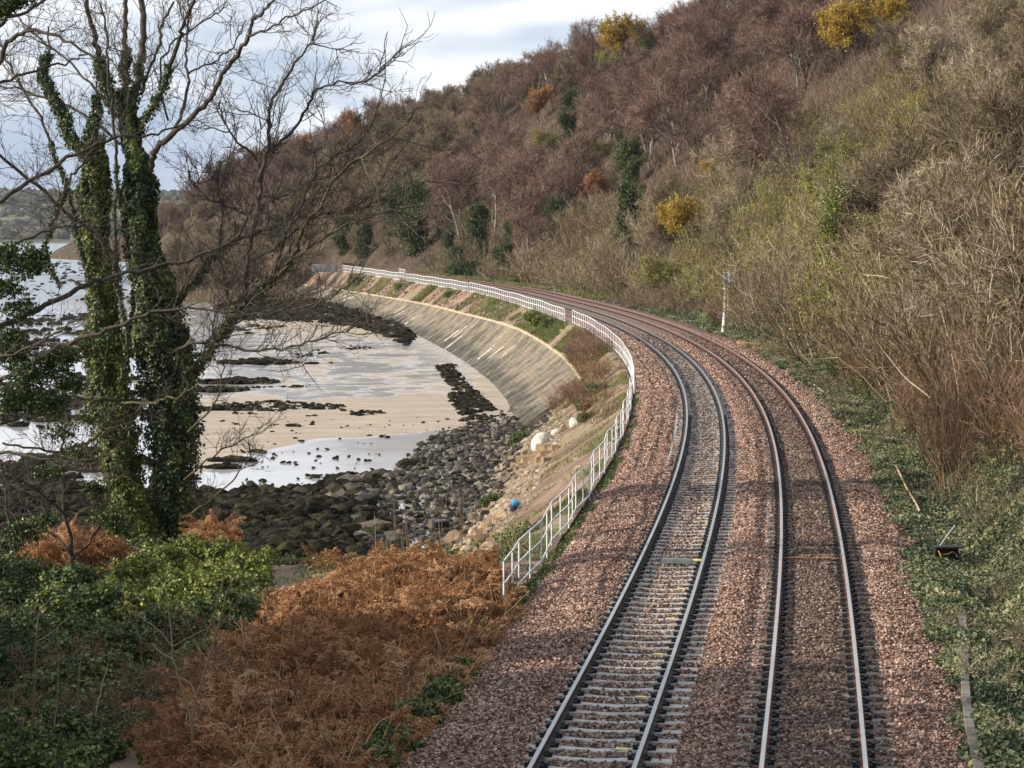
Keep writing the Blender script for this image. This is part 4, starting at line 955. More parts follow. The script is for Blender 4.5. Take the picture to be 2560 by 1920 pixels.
sack = mat('white_sack', flat3((.40,.35,.29), (.60,.55,.48), (.74,.70,.64)), .85, 4, .4, attr=.2, bump=.8, bs=4, dist=.08)
boulder(1350, 1112, -3.5, .58, sack, 'big off-white builder\'s sack slumped on the bank above the stone blocks', 'sack', 'sack', .95, ang=.3)
boulder(1393, 1080, -3.0, .26, sack, 'small torn whitish sack right of the big white one', 'sack', 'sack', .8, ang=.3)
boulder(1440, 1058, -2.5, .34, sack, 'whitish sack highest up the bank, nearest the fence', 'sack', 'sack', .8, ang=.3)
boulder(1408, 1068, -2.7, .22, pk, 'pink block lying between the two smaller white sacks', ang=1)
tb = [(1140,1345,.42,'tan boulder at the left of the boulder heap below the bank'), (1165,1370,.5,'largest tan boulder, front of the heap by the bracken'), (1190,1335,.38,'brown boulder at the top of the heap below the bank'), (1205,1352,.34,'yellowish boulder in the middle of the heap'),
      (1225,1378,.42,'dark brown boulder at the right front of the heap'), (1236,1352,.24,'small pale boulder right of the yellowish one'), (1215,1320,.3,'flat tan boulder behind the heap'), (1175,1392,.4,'tan boulder half hidden by the bracken'), (1255,1290,.28,'brown boulder touching the blue drum')]
for a, b, r_, lab in tb: boulder(a, b, -3.9, r_, M['tanrock'], lab)
boulder(1085, 1315, -5, .4, M['greyrock'], 'pale grey boulder left of the black bin')
# stone block steps
c0 = onz(1335, 1150, -3.9)
k = 0
for row, (yy, xs) in enumerate(((1165, (1287, 1308)), (1148, (1280, 1300, 1318, 1336)), (1135, (1312, 1330, 1345, 1362)), (1152, (1350, 1366)), (1120, (1352, 1370, 1388)))):
    for xx in xs:
        c, g = march(xx, yy, .1)
        mb = MB(); box(mb, (0, 0, .12), (.36 + .14 * random.random(), .3, .28), tilt=(random.uniform(-.15, .15), random.uniform(-.12, .12)))
        o = link('stone_block', bevel(mb.mesh('stone_block', M['tanrock']), .035, 2), loc=tuple(np.array([c[0], c[1], g])), rz=random.uniform(-.4, .4))
        tag(o, 'squared tan stone block in the loose row below the big white sack', 'stone block', 'loose squared stone blocks on the bank')
# blue drum, black bin
def slide(px, py, zz):
    c, g = march(px, py, .12); c[2] = g; return c
c = slide(1284, 1270, -3.7); t = thing('plastic_drum', 'bright blue lidded drum lying among the boulders near the bracken', 'drum', c)
mb = MB(); a = np.linspace(0, .42, 7); tubes(mb, np.array([[[0, 0, z_] for z_ in (0, .02, .2, .22, .36, .38)]]), np.array([[.15, .19, .195, .205, .195, .18]]), 16); link('body', mb.mesh('drum_body', mat('drum_dark', flat3((.02,.03,.06), (.03,.045,.09), (.05,.07,.12)), .4, 3, .3, attr=0), True), t)
mb = MB(); tubes(mb, np.array([[[0, 0, z_] for z_ in (.372, .39, .50, .53, .535)]]), np.array([[.19, .215, .215, .20, .001]]), 16); link('lid', mb.mesh('drum_lid', mat('drum_blue', flat3((.03,.20,.42), (.05,.30,.58), (.10,.42,.70)), .35, 3, .3, attr=0), True), t); t.rotation_euler = (.25, .2, 0); t.scale = (.8, .8, .8)
c = slide(1103, 1320, -4.8); t = thing('bin', 'black plastic tub upside down among the dark shore rocks', 'bin', c)
mb = MB(); box(mb, (0, 0, .22), (.66, .5, .44)); link('body', bevel(mb.mesh('bin_body', M['clip']), .06, 3), t); mb = MB(); box(mb, (0, 0, .455), (.5, .36, .03)); link('base', bevel(mb.mesh('bin_base', mat('bin_blue', flat3((.03,.04,.06), (.05,.065,.09), (.08,.1,.13)), .4, 3, .3, attr=0)), .01, 1), t); t.rotation_euler = (.1, -.08, .3)
# black slab of the outfall on the embankment
c = W(133.5, -4.55, float(left_z(133.5, -4.55)) + .12); mb = MB(); box(mb, (0, 0, 0), (2.3, 2.6, .22), tilt=(0, -.62)); box(mb, (-.55, -1.42, -.1), (.12, .2, .7))
tag(link('outfall_slab', bevel(mb.mesh('outfall_slab', mat('tar_black', flat3((.014,.015,.017), (.03,.031,.034), (.06,.06,.062)), .7, 3, .4, attr=0)), .03, 1), loc=tuple(c), rz=.1), 'black tarred slab tilted on the embankment above the sea wall', 'slab')
# slab cover, white bag beside the near fence
c = W(14.4, -2.55, float(zt(14)) - .37); mb = MB(); box(mb, (0, 0, 0), (.36, .62, .06)); tag(link('concrete_cover', bevel(mb.mesh('concrete_cover', M['tanrock']), .012, 2), loc=tuple(c), rz=-.35), 'flat tan concrete cover on the ballast edge beside the near fence', 'cover')
mb = MB(); rocks(mb, np.array([[0, 0, .03]]), np.array([.13]), I3, .45, .3, ang=.3); o = link('plastic_bag', mb.mesh('plastic_bag', sack, True), loc=tuple(W(19.2, -2.75, float(zt(19)) - .40))); o.scale = (1.3, .8, .8); tag(o, 'crumpled white plastic bag between the near fence and the ballast', 'bag')
# treadle box with yellow pipe between the rails, thin orange cable on the other track
s0 = 14.6; c = W(s0, .28, float(zt(s0)) - .13); t = thing('track_box', 'low grey equipment box with yellow pipe between the rails of the seaward track', 'equipment box', c, -float(np.interp(s0, SS, TH)))
mb = MB(); box(mb, (-.18, 0, .02), (.72, .22, .10)); box(mb, (-.18, 0, .075), (.66, .18, .02)); link('housing', bevel(mb.mesh('housing', mat('box_grey', flat3((.10,.115,.11), (.17,.19,.185), (.24,.26,.25)), .6, 6, .3, attr=0)), .012, 2), t)
mb = MB(); tubes(mb, np.array([[[.18, 0, .03], [.35, -.02, .05], [.44, 0, .05], [.47, 0, .02]]]), np.full((1, 4), .035), 8); link('pipe', mb.mesh('pipe', M['yellow'], True), t)
xs = np.linspace(2.55, 4.15, 12); g = W(15.5 + .05 * np.sin(xs * 4), xs, zt(15.5) - .10 + .01 * np.sin(xs * 7)); mb = MB(); tubes(mb, (g - g[0])[None], np.full((1, 12), .012), 5)
tag(link('cable', mb.mesh('cable', mat('orange_cable', flat3((.3,.15,.04), (.45,.24,.07), (.55,.33,.12)), .6, 3, .2, attr=0), True), loc=tuple(g[0])), 'thin orange cable laid across the ballast inside the landward track', 'cable')
# signal post
s0 = 133; c = W(s0, 6.7, float(hill_z(s0, 6.7))); t = thing('signal_post', 'rusty white post with grey box on top standing right of the tracks on the bend', 'signal', c)
mb = MB(); tubes(mb, np.array([[[0, 0, z_] for z_ in (-.2, 0, .7, 1.9, 3.6)]]) + np.array([[[.0, 0, 0], [0, 0, 0], [.05, 0, 0], [.09, 0, 0], [.15, 0, 0]]]), np.array([[.16, .16, .15, .085, .08]]), 10)
mb.add(np.zeros((0, 3))); link('post', mb.mesh('signal_pole', mat('rusty_white', [(.3, (.22,.10,.05)), (.42, (.55,.52,.47)), (.8, (.72,.72,.68))], .7, 2.4, .5, attr=0), True), t)
mb = MB(); box(mb, (.13, 0, 3.2), (.26, .24, .16)); link('bracket', bevel(mb.mesh('bracket', M['white']), .02, 1), t)
mb = MB(); box(mb, (.17, 0, 3.90), (.42, .34, .74)); link('signal_head', bevel(mb.mesh('signal_head', mat('head_blue_grey', flat3((.10,.13,.17), (.17,.21,.26), (.26,.31,.36)), .5, 3, .3, attr=0)), .05, 2), t)
mb = MB(); box(mb, (.34, -.19, 3.95), (.09, .05, .70)); box(mb, (.17, -.195, 4.26), (.34, .05, .05)); link('hood', mb.mesh('hood', M['white']), t)
mb = MB()
for sx in (-.09, .09): tubes(mb, np.array([[[.20 + sx, .16, .1], [.24 + sx, .16, 3.4]]]), np.full((1, 2), .016), 5)
for z_ in np.arange(.35, 3.4, .3): tubes(mb, np.array([[[.11 + z_ * .012, .16, z_], [.29 + z_ * .012, .16, z_]]]), np.full((1, 2), .012), 5)
link('ladder', mb.mesh('ladder', M['white']), t)
mb = MB(); box(mb, (0, 0, .02), (.6, .6, .25)); link('base', bevel(mb.mesh('signal_base', M['concrete_dirty']), .02, 1), t)
t.scale = (1.13,) * 3
# rusty planks by the track
for k, (s0, u0, L_, rz_, lab) in enumerate(((118, 6.35, 3.6, .24, 'rusty orange rail offcut beside the landward track, the one nearer the rails'), (119.5, 6.9, 3.2, .34, 'rusty orange rail offcut lying on the ivy side of the pair'), (112.5, 6.75, 3.4, .22, 'paler brown timber in line with the rusty rail offcuts'))):
    c = W(s0, u0, float(hill_z(s0, u0)) + .10); mb = MB(); box(mb, (0, 0, 0), (.24, L_, .16)); box(mb, (0, 0, .11), (.12, L_ * .98, .06))
    tag(link('rail_offcut' if k < 2 else 'timber', bevel(mb.mesh('offcut', mat('rust_orange%d' % k, flat3((.16,.07,.035), (.30,.15,.085), (.42,.25,.16)), .9, 3, .4, attr=0)), .015, 1), loc=tuple(c), rz=rz_ + .0), lab, 'rail offcut' if k < 2 else 'timber')
# cable trough, grey pipe and cabinet in the ivy
kp = crv([(2404, 1520), (2410, 1600), (2413, 1700), (2420, 1790), (2436, 1870), (2462, 1990)], 15); g = np.stack([march(a, b, .16)[0] for a, b in kp]); c = g[0]; s = kp
t = thing('cable_trough', 'pale grey concrete cable trough half buried in ivy at the lower right', 'cable trough', c)
for i in range(len(s) - 1):
    mb = MB(); m_ = (g[i] + g[i + 1]) / 2 - c; d = g[i + 1] - g[i]; box(mb, m_, (.15, np.linalg.norm(d) * .985, .10), rz=-math.atan2(d[0], d[1])); link('lid', bevel(mb.mesh('trough_lid', M['concrete_dirty']), .01, 1), t)
p0, p1 = march(2035, 962, .15)[0], march(2098, 1014, .12)[0]; mb = MB(); tubes(mb, np.stack([p0, (p0 + p1) / 2 + [0, 0, .03], p1])[None] - p0, np.full((1, 3), .045), 8)
tag(link('pipe', mb.mesh('pipe', M['concrete'], True), loc=tuple(p0)), 'straight pale grey pipe lying in the ivy at the foot of the slope', 'pipe')
p0, p1 = W(39, 6.6, .35), W(25, 6.5, .1); xx = np.linspace(0, 1, 12)[:, None]; pl = p0 + (p1 - p0) * xx; pl[:, 2] = np.interp(xx[:, 0], [0, 1], [float(hill_z(39, 6.6)), float(hill_z(25, 6.5))]) + .24 + .03 * np.sin(xx[:, 0] * 9)
mb = MB(); tubes(mb, pl[None] - p0, np.full((1, 12), .035), 6); tag(link('rusty_pipe', mb.mesh('rusty_pipe', M['straw'], True), loc=tuple(p0)), 'thin brown pipe running through the ground ivy beside the landward track', 'pipe')
c, gg = march(2366, 1414, .06); dk = mat('cabinet_dark', flat3((.014,.014,.014), (.028,.027,.026), (.05,.048,.045)), .5, 3, .3, attr=0)
t = thing('lineside_box', 'open dark lineside box with orange cable and tilted white rod in the ivy', 'lineside box', c)
mb = MB(); box(mb, (0, .1, .22), (.60, .03, .46)); box(mb, (-.30, -.05, .22), (.03, .30, .46)); box(mb, (.02, -.02, .02), (.6, .26, .03)); box(mb, (.30, -.05, .16), (.03, .28, .30)); link('housing', mb.mesh('housing2', dk), t)
mb = MB(); box(mb, (.03, -.03, .47), (.72, .36, .05)); link('lid', bevel(mb.mesh('box_lid', dk), .01, 1), t)
mb = MB(); tubes(mb, crv([(-.24, -.2, .40), (-.19, -.24, .28), (-.2, -.24, .14), (-.28, -.26, .02), (-.36, -.3, -.02)], 14)[None], np.full((1, 14), .018), 6); link('cable', mb.mesh('box_cable', mat('cable_orange2', flat3((.4,.2,.04), (.6,.32,.06), (.7,.4,.1)), .5, 3, .2, attr=0), True), t)
mb = MB(); tubes(mb, crv([(-.18, -.2, .3), (0, -.22, .32), (.1, -.22, .37), (.2, -.2, .30), (.22, -.2, .24)], 14)[None], np.full((1, 14), .010), 5); link('cable', mb.mesh('box_cable2', M['straw'], True), t)
mb = MB(); tubes(mb, np.array([[[-.16, 0, .49], [.22, .1, .98]]]), np.full((1, 2), .022), 8); link('rod', mb.mesh('rod', M['concrete'], True), t)
# small pale lineside marker and whitewashed kerb stones
c = W(224, 6.0, float(hill_z(224, 6.3))); mb = MB(); box(mb, (0, 0, .3), (.34, .25, .6)); box(mb, (0, 0, .64), (.40, .3, .08)); tag(link('lineside_marker', bevel(mb.mesh('lineside_marker', M['rockbank']), .03, 1), loc=tuple(c)), 'small pale stone marker beside the far bend, under the bare trees', 'marker')
mb = MB(); s = rng.uniform(138, 215, 110); rocks(mb, W(s, 6.8 + .35 * rng.normal(size=110), hill_z(s, np.full(110, 6.6)) + .02), .05 + .10 * rng.random(110), I1, .7, .3, ang=1.)
tag(link('kerb_stones', mb.mesh('kerb_stones', mat('pale_stones', flat3((.10,.09,.075), (.19,.175,.15), (.32,.3,.26)), .9, 2, .3, attr=.6))), 'row of small pale stones edging the landward side of the far track', 'stones', kind='stuff')

# ------------------------------------------------------------------ plants on the embankment
PT['gb'] = bush_proto('green_bush', 'x', 'bush', None, .95, 1.9, 4500, M['ivy_y'], 601, .13, lumps=7)
PT['br'] = thicket_proto('bramble_thicket', 'x', 'bramble', None, 40, 1.5, 1.6, M['brambletwig'], 602, r=.010, kidsn=7, curve=.2, lean=.6)
PT['gm'] = bush_proto('low_green_bush', 'x', 'bush', None, .8, .8, 2600, M['ivy'], 603, .10, lumps=6)
def putl(key, s, u, scale, label, group=None):
    return put(key, s, u, scale, label, group, z=float(left_z(s, u)), sink=.1)
putl('gb', 165, -4.9, 1.25, 'round bright green bush above the sea wall with dark shadow below'); putl('gm', 158, -4.5, 1.3, 'low green bush right of the round bright green one')
putl('gm', 330, -5.2, 2.2, 'yellow-green bush left below the far white fence'); putl('gm', 283, -4.9, 1.3, 'small dark green bush under the raised fence panel'); putl('gm', 236, -4.7, 1.2, 'small dark bush under the far fence, left of the round green one')
putl('gm', 352, -9.5, 2.4, 'dark green bush at the end of the sea wall'); putl('gb', 366, -8.5, 1.6, 'tall dark green bush behind the end of the sea wall')
rb = np.random.default_rng(9)
for k in range(60):
    s = rb.uniform(66, 134); u = rb.uniform(-8.5, -4.1)
    if s > 112: u = rb.uniform(-5.2, -4.0)
    if s < 84 and u > -6.2 and rb.random() < .6: continue
    qx, qy = proj(W(s, u, float(left_z(s, u)) + .5))
    if 1300 < qx < 1470 and 1020 < qy < 1200: continue
    if 1250 < qx < 1420 and 1090 < qy < 1260: continue
    putl('br', s, u, .55 + .5 * rb.random(), 'brown bramble tangle on the bank left of the tight bend', 'bramble tangles on the seaward bank')
for s, u, sc_, lab in ((86, -5.0, 1.1, 'dark green bush against the tight bend of the white fence'), (80, -5.6, .9, 'dark bush lower down the bank at the tight bend'), (97, -9.6, 1.2, 'yellow-green tuft at the near end of the sea wall'), (104, -10.2, 1.2, 'second yellow-green tuft at the foot of the near end of the wall'), (60, -9.4, .8, 'mossy tuft left of the squared stone blocks'), (74, -5.6, .7, 'mossy tuft above the big white sack')): putl('gm' if 'dark' in lab else 'gm', s, u, sc_, lab)
# grass tufts of the embankment and the track edge
def tufts(nm, lab, s, u, zf, Ln, wd, m_, spread=.5):
    P_ = W(s, u, zf(s, u)); n = len(s); mb = MB()
    pl = grow(P_ - [0, 0, .03], rng.normal(size=(n, 3)) * [spread, spread, .1] + [0, 0, 1], Ln * (.5 + rng.random(n)), 4, .2, -.08); ribbons(mb, pl, taper(n, 4, wd, wd * .25), rnd=np.clip(fbm(P_[:, 0], P_[:, 1], 6, 3) * 1.6 - .3 + .25 * (rng.random(n) - .5), 0, 1))
    tag(link(nm, mb.mesh(nm, m_)), lab, 'grass', kind='stuff')
n = 90000; s = rng.uniform(112, 350, n); f_ = rng.random(n); u = -3.75 + (np.interp(s, WS, WU) + 3.75) * f_; k_ = fbm(s, u, 7, 3) > .41; tufts('embankment_grass', 'rough green and straw coloured grass between the white fence and the sea wall', s[k_], u[k_], left_z, .30, .045, M['grass'])
n = 70000; s = rng.uniform(12, 118, n); f_ = rng.random(n) ** 1.6; u = -3.5 - 4.5 * f_; k_ = fbm(s, u, 3, 3) > .5; tufts('bank_grass', 'thin grass and moss below the near fence', s[k_], u[k_], left_z, .16, .022, M['grass'])
n = 26000; s = rng.uniform(-6, 75, n); u = -3.05 - .45 * rng.random(n) + .25 * fbm(s, s * 0, 3); k_ = fbm(s, u, 2, 2) > .42; mb = MB(); P_ = W(s[k_], u[k_], bal_z(s[k_], u[k_]) + .03 + .07 * rng.random(k_.sum())); leaves(mb, P_, .06, .6, 1.0); tag(link('edge_weeds', mb.mesh('edge_weeds', M['ivy'])), 'low green weeds along the foot of the near fence', 'weeds', kind='stuff')
# grassy mound behind the far track
n = 60000; s = rng.uniform(205, 345, n); u = rng.uniform(6.2, 16, n); k_ = fbm(s, u, 6, 2) > .38; tufts('mound_grass', 'green and straw coloured rough grass on the low mound behind the far track', s[k_], u[k_], hill_z, .45, .07, M['grass'], .6)
for s, u, sc_, lab in ((318, 9.5, 1.1, 'round green gorse bush on the mound behind the far track, left of two'), (310, 9.0, 1.2, 'round green gorse bush on the mound behind the far track, right of two'), (268, 9.0, .7, 'dark small bush on the mound behind the far track')): put('eb', s, u, sc_, lab)
for k in range(26): put('b1', rb.uniform(150, 330), rb.uniform(7.6, 14), .45 + .4 * rb.random(), 'low brown scrub bush behind the landward track on the far bend', 'scrub bushes behind the far track')

for k in range(75): put('b1', rb.uniform(235, 470), rb.uniform(10, 24), .9 + .9 * rb.random(), 'brown scrub bush under the trees at the foot of the far hill', 'scrub bushes at the foot of the far hill')

# ------------------------------------------------------------------ the big ivy clad tree on the left
TD = 66.0
def limb3(pts, D0, D1, n=None, jit=.03):
    """pts = (photo x, photo y, half width px); the limb swings from distance D0 to D1"""
    P = np.array(pts, float); L_ = np.concatenate([[0], np.cumsum(np.hypot(np.diff(P[:, 0]), np.diff(P[:, 1])))]); L_ /= L_[-1]
    n = n or max(8, len(P) * 4); c = crv(np.column_stack([P, L_]), n)
    D = D0 + (D1 - D0) * c[:, 3] ; w3 = np.stack([at(a, b, d) for a, b, d in zip(c[:, 0], c[:, 1], D)])
    r = np.maximum(c[:, 2], .8) * D / F * .92
    sc_ = np.minimum(1, np.arange(n) / 3)[:, None]; w3 = w3 + rng.normal(size=(n, 3)) * jit * sc_
    return w3, r
def with_twigs(mb, limbs, per=2.2, L1=1.5, r1=.011, lev=3, up=.05, dn=0, spread=.75):
    for pl, r in limbs:
        length = np.linalg.norm(np.diff(pl, axis=0), axis=1).sum(); k_ = max(2, int(length * per))
        p, d, par, tt = kids(pl[None], k_, .12, 1, spread, .25)
        l1 = grow(p, d + [0, 0, up - dn], L1 * (.4 + .9 * rng.random(len(p))) * (1.15 - .4 * tt), 8, .17, up - dn)
        tubes(mb, l1, taper(len(p), 8, r1 * 1.35, r1 * .55), 3)
        p, d, par, tt = kids(l1, 4, .2, 1, .7, .25)
        l2 = grow(p, d, L1 * .42 * (.4 + .9 * rng.random(len(p))), 5, .2, up)
        tubes(mb, l2, taper(len(p), 5, r1 * .8, r1 * .42), 3)
        if lev > 2:
            p, d, par, tt = kids(l2, 3, .2, 1, .65, .25)
            l3 = grow(p, d, L1 * .20 * (.4 + .9 * rng.random(len(p))), 4, .22, up)
            ribbons(mb, l3, taper(len(p), 4, r1 * 1.1, r1 * .7))
def ivy_on(mb, pl, r, n, size=.095, hang=.35, thick=.25, lump=.5):
    """ivy leaves round a trunk, denser clumps and gaps"""
    m_ = len(pl); x = rng.random(n) * (m_ - 1); i = np.minimum(x.astype(int), m_ - 2); f_ = (x - i)[:, None]
    c = pl[i] * (1 - f_) + pl[i + 1] * f_; rr_ = (r[i] * (1 - f_[:, 0]) + r[i + 1] * f_[:, 0])
    a = rng.random(n) * 6.283; nn = np.stack([np.cos(a), np.sin(a), np.zeros(n)], 1)
    b = vn(a * 1.6 + 7, c[:, 2] * 1.1, 1) * .6 + vn(a * 3.5, c[:, 2] * 3.1, 1) * .4
    rad = rr_ * (1 + lump * (b - .45) * 1.6) + thick * rr_ * (rng.random(n) - .6)
    P_ = c + nn * rad[:, None]; P_[:, 2] += rng.normal(size=n) * .05
    leaves(mb, P_, size, .8, .0, nor=nn * 1.1 + [0, 0, .25], rnd=np.clip(-.05 + .7 * rng.random(n) * (b + .4) + .55 * (b - .45), 0, 1))  # leaves on bulges paler, in hollows darker: shade put into leaf colour
base = at(385, 1385, TD); 
T = thing('ivy_clad_tree', 'tall bare tree with two trunks wrapped in ivy standing in the left foreground', 'tree', base)
def part(nm, pl, r, m_, k_=8, parent=None):
    mb = MB(); tubes(mb, pl[None], r[None], k_, rnd=np.array([.5])); return link(nm, mb.mesh(nm, m_, True), parent or T, base=base)
tL = limb3([(372,1400,46),(340,1300,36),(305,1180,32),(288,1050,36),(262,900,34),(258,760,26),(240,620,24),(236,500,24),(238,410,21),(243,350,10)], TD, TD + .3, 40)
tR = limb3([(445,1400,46),(437,1278,42),(432,1097,44),(420,984,50),(405,871,48),(392,803,46),(377,713,38),(362,645,32),(350,542,28),(352,452,27),(335,384,18),(323,316,14),(314,271,12),(312,235,10)], TD + .6, TD + .2, 50)
mL = part('trunk', tL[0], tL[1] * .82, M['bark']); mR = part('trunk', tR[0], tR[1] * .82, M['bark'])
mb = MB(); ivy_on(mb, tL[0], tL[1] * 1.34, 34000, .105, thick=.5, lump=.75); link('ivy', mb.mesh('ivy_left', M['ivy_y']), mL, base=base)  # yellower leaf puts the sunlit look of this trunk into its colour
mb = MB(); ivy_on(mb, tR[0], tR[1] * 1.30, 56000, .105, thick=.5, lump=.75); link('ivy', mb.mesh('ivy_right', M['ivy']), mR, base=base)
mL.children[0].matrix_parent_inverse = Matrix.Identity(4); mR.children[0].matrix_parent_inverse = Matrix.Identity(4)
LB = [  # upper limbs (photo pixels, half width)
 ([(300,290,10),(271,235,9),(253,181,9),(244,113,8),(226,54,7),(212,-20,6)], 66.2, 64.5), ([(312,260,9),(312,181,8),(316,127,7),(312,54,7),(318,-20,6)], 66.4, 67.5),
 ([(322,280,12),(330,253,11),(344,194,10),(357,113,9),(357,45,9),(350,-20,8)], 66.3, 66.8), ([(340,340,10),(348,325,9),(384,271,8),(402,226,8),(425,167,7),(448,99,6),(461,59,5),(484,0,4),(492,-30,3)], 66.3, 64.0),
 ([(352,235,5),(362,212,4.5),(384,149,4),(402,99,4),(407,54,3.5),(434,5,3)], 66.2, 68.5), ([(372,430,9),(380,407,9),(389,375,8.5),(429,335,8),(479,294,7.5),(520,253,7),(551,203,7),(570,167,6.5),(601,127,6),(624,90,5.5),(633,50,5),(660,27,4),(690,-10,3)], 66.0, 62.5),
 ([(624,90,4),(669,72,3),(723,45,2.6),(791,14,2.2),(815,-5,2)], 62.9, 61.5), ([(429,335,5),(457,271,4.5),(470,203,4),(466,136,3.5),(472,54,3.2),(488,-10,2.8)], 65.2, 67.5),
 ([(470,185,3),(511,163,2.6),(556,140,2.4),(588,108,2.2),(610,54,1.8)], 66.4, 68), ([(300,960,5),(318,860,5),(304,760,5),(292,690,5),(289,633,5),(289,452,4.6),(289,362,4.5),(280,271,4),(271,158,3.4),(267,90,3),(253,10,2.5)], 65.0, 62.5),
 ([(300,700,6),(280,633,6),(217,570,5.5),(149,515,5),(90,461,4.5),(0,393,4),(-60,340,3)], 65.7, 63), ([(250,760,6),(208,651,5.5),(181,520,5),(149,420,4.5),(113,316,4),(68,240,3.4),(27,172,3),(0,110,2.5)], 65.7, 67.5),
 ([(150,720,4),(113,633,4.5),(136,556,4.5),(158,488,4),(181,443,3.6),(217,393,3),(250,330,2.4)], 64.5, 65.5), ([(60,870,5),(20,800,4)], 64.8, 64.2),
 ([(240,410,7),(203,375,7),(172,344,6),(154,289,6),(131,235,5),(108,190,4.5),(113,149,3.8),(122,131,3),(118,60,2.2)], 65.8, 66.8), ([(232,380,5),(226,339,5),(240,294,4),(240,262,3),(246,190,2.2)], 65.9, 66.5),
 ([(300,360,4),(230,300,3.6),(150,255,3.2),(70,230,3),(0,215,2.6)], 66, 69), ([(310,310,4),(260,250,3.5),(190,170,3),(120,110,2.6),(60,60,2.2),(20,0,2)], 66, 69.5), ([(420,300,3.5),(400,210,3),(420,120,2.6),(500,60,2.2),(560,20,2)], 66, 69)]
LR = [ # the leaning right hand stem and its fan
 ([(430,1010,13),(452,962,12),(497,916,12),(529,871,12),(561,826,12),(583,781,11),(610,754,10),(646,736,9),(678,700,9),(723,654,8),(746,601,6.5),(768,556,6),(809,502,5),(836,448,4.5),(881,407,4),(949,362,3),(1000,325,2.4),(1035,289,1.6)], 66.4, 63.0),
 ([(600,770,8),(606,758,8),(615,690,7),(624,623,6.5),(642,520,6.5),(651,452,7),(664,393,5.5),(674,353,5),(674,280,4.5),(696,222,4),(732,167,3.4),(764,122,2.8),(787,90,2.4),(796,27,1.8)], 65.3, 67.2),
 ([(674,375,4.5),(723,339,4),(759,289,3.6),(787,231,3.2),(832,208,2.6),(886,208,2.2),(927,194,2),(963,167,1.5)], 66.6, 65.4), ([(633,650,4.5),(700,610,4.5),(768,552,4),(859,529,3.4),(890,522,3),(936,505,2.6),(1062,452,1.7)], 65.5, 63.5),
 ([(640,560,4),(633,542,4),(565,515,3.6),(511,493,3),(488,466,2.4),(470,430,2)], 66.2, 68), ([(650,500,3.6),(660,493,3.6),(723,488,3.2),(768,457,2.8),(836,438,2.3),(890,400,2)], 66.4, 65), ([(678,700,5),(700,640,4.5),(716,580,4),(760,500,3.4),(790,430,3),(850,380,2.4),(905,350,2),(960,330,1.6)], 64.8, 63.8),
 ([(651,452,4),(640,400,3.5),(590,350,3),(560,300,2.4),(545,250,2)], 66.5, 68), ([(690,690,4.5),(740,640,4),(800,600,3.4),(870,560,2.8),(930,540,2.2),(985,520,1.8)], 64.7, 62.8), ([(583,781,5),(560,700,4.5),(548,620,4),(560,540,3.4),(545,470,2.8),(548,400,2.2)], 65.7, 67.5),
 ([(420,820,7),(440,760,7),(488,704,6),(520,659,5.5),(560,620,5),(620,590,4),(700,560,3),(760,540,2.4)], 66.2, 68), ([(400,900,5),(470,860,5),(551,862,4),(633,876,3.8),(723,867,3.4),(814,844,2.8),(895,817,2),(930,800,1.4)], 65.9, 63.2),
 ([(560,830,4),(620,790,3.6),(690,780,3),(760,765,2.5),(840,740,1.8)], 65.5, 63.5)]
limbs = []; mossy = {0, 10}
for k, (pts, a, b) in enumerate(LB + LR):
    pl, r = limb3(pts, a, b); limbs.append((pl, r)); o = part('limb', pl, r, M['bark'] if k != len(LB) else M['bark_moss'], 6)
mb = MB(); with_twigs(mb, limbs[:len(LB)], 3.2, 1.5, .0105); link('twigs', mb.mesh('upper_twigs', M['twig']), T, base=base)
mb = MB(); with_twigs(mb, limbs[len(LB):], 6.5, 1.4, .0105, up=.08); with_twigs(mb, limbs[len(LB):], .5, 2.8, .020, up=.06, spread=.6); link('twigs', mb.mesh('right_twigs', M['twig']), T, base=base)
mb = MB()
for j, n_, th_ in ((0, 1500, 2.0), (2, 700, 1.5), (3, 900, 1.6), (1, 900, 1.7), (14, 3800, 3.0), (15, 1800, 3.4), (9, 700, 1.8), (len(LB), 2600, 1.7), (len(LB) + 10, 1000, 1.7), (12, 500, 1.7), (11, 900, 1.6)):
    pl, r = limbs[j]; e = int(len(pl) * (.55 if j not in (14, 15) else .85)); ivy_on(mb, pl[:e], r[:e] * th_, n_, .085, thick=.6)
link('ivy', mb.mesh('limb_ivy', M['ivy']), T, base=base)
# side growth low on the trunks
low = [([(300,1000,5),(226,998,5),(158,989,4.5),(81,998,3.5),(20,1000,2.5)], 64.5, 62), ([(300,1010,4.5),(316,1005,4),(384,1007,3.6),(440,990,3),(500,960,2)], 64.3, 62.5), ([(330,1120,5),(253,1088,5),(217,1106,4.5),(158,1127,4),(90,1124,3.5),(0,1111,3)], 65, 62),
       ([(460,1200,3),(520,1150,2.4),(580,1110,2),(660,1075,1.4)], 65.5, 64), ([(470,1290,3.5),(540,1240,2.6),(600,1180,2),(640,1120,1.4)], 65.5, 64), ([(470,1080,3),(540,1000,2.4),(560,900,1.8)], 65.8, 64)]
ll = []
for pts, a, b in low: pl, r = limb3(pts, a, b); ll.append((pl, r)); part('limb', pl, r, M['bark_moss'], 6)
mb = MB(); with_twigs(mb, ll, 4, 1.1, .010); link('twigs', mb.mesh('low_twigs', M['twig']), T, base=base)

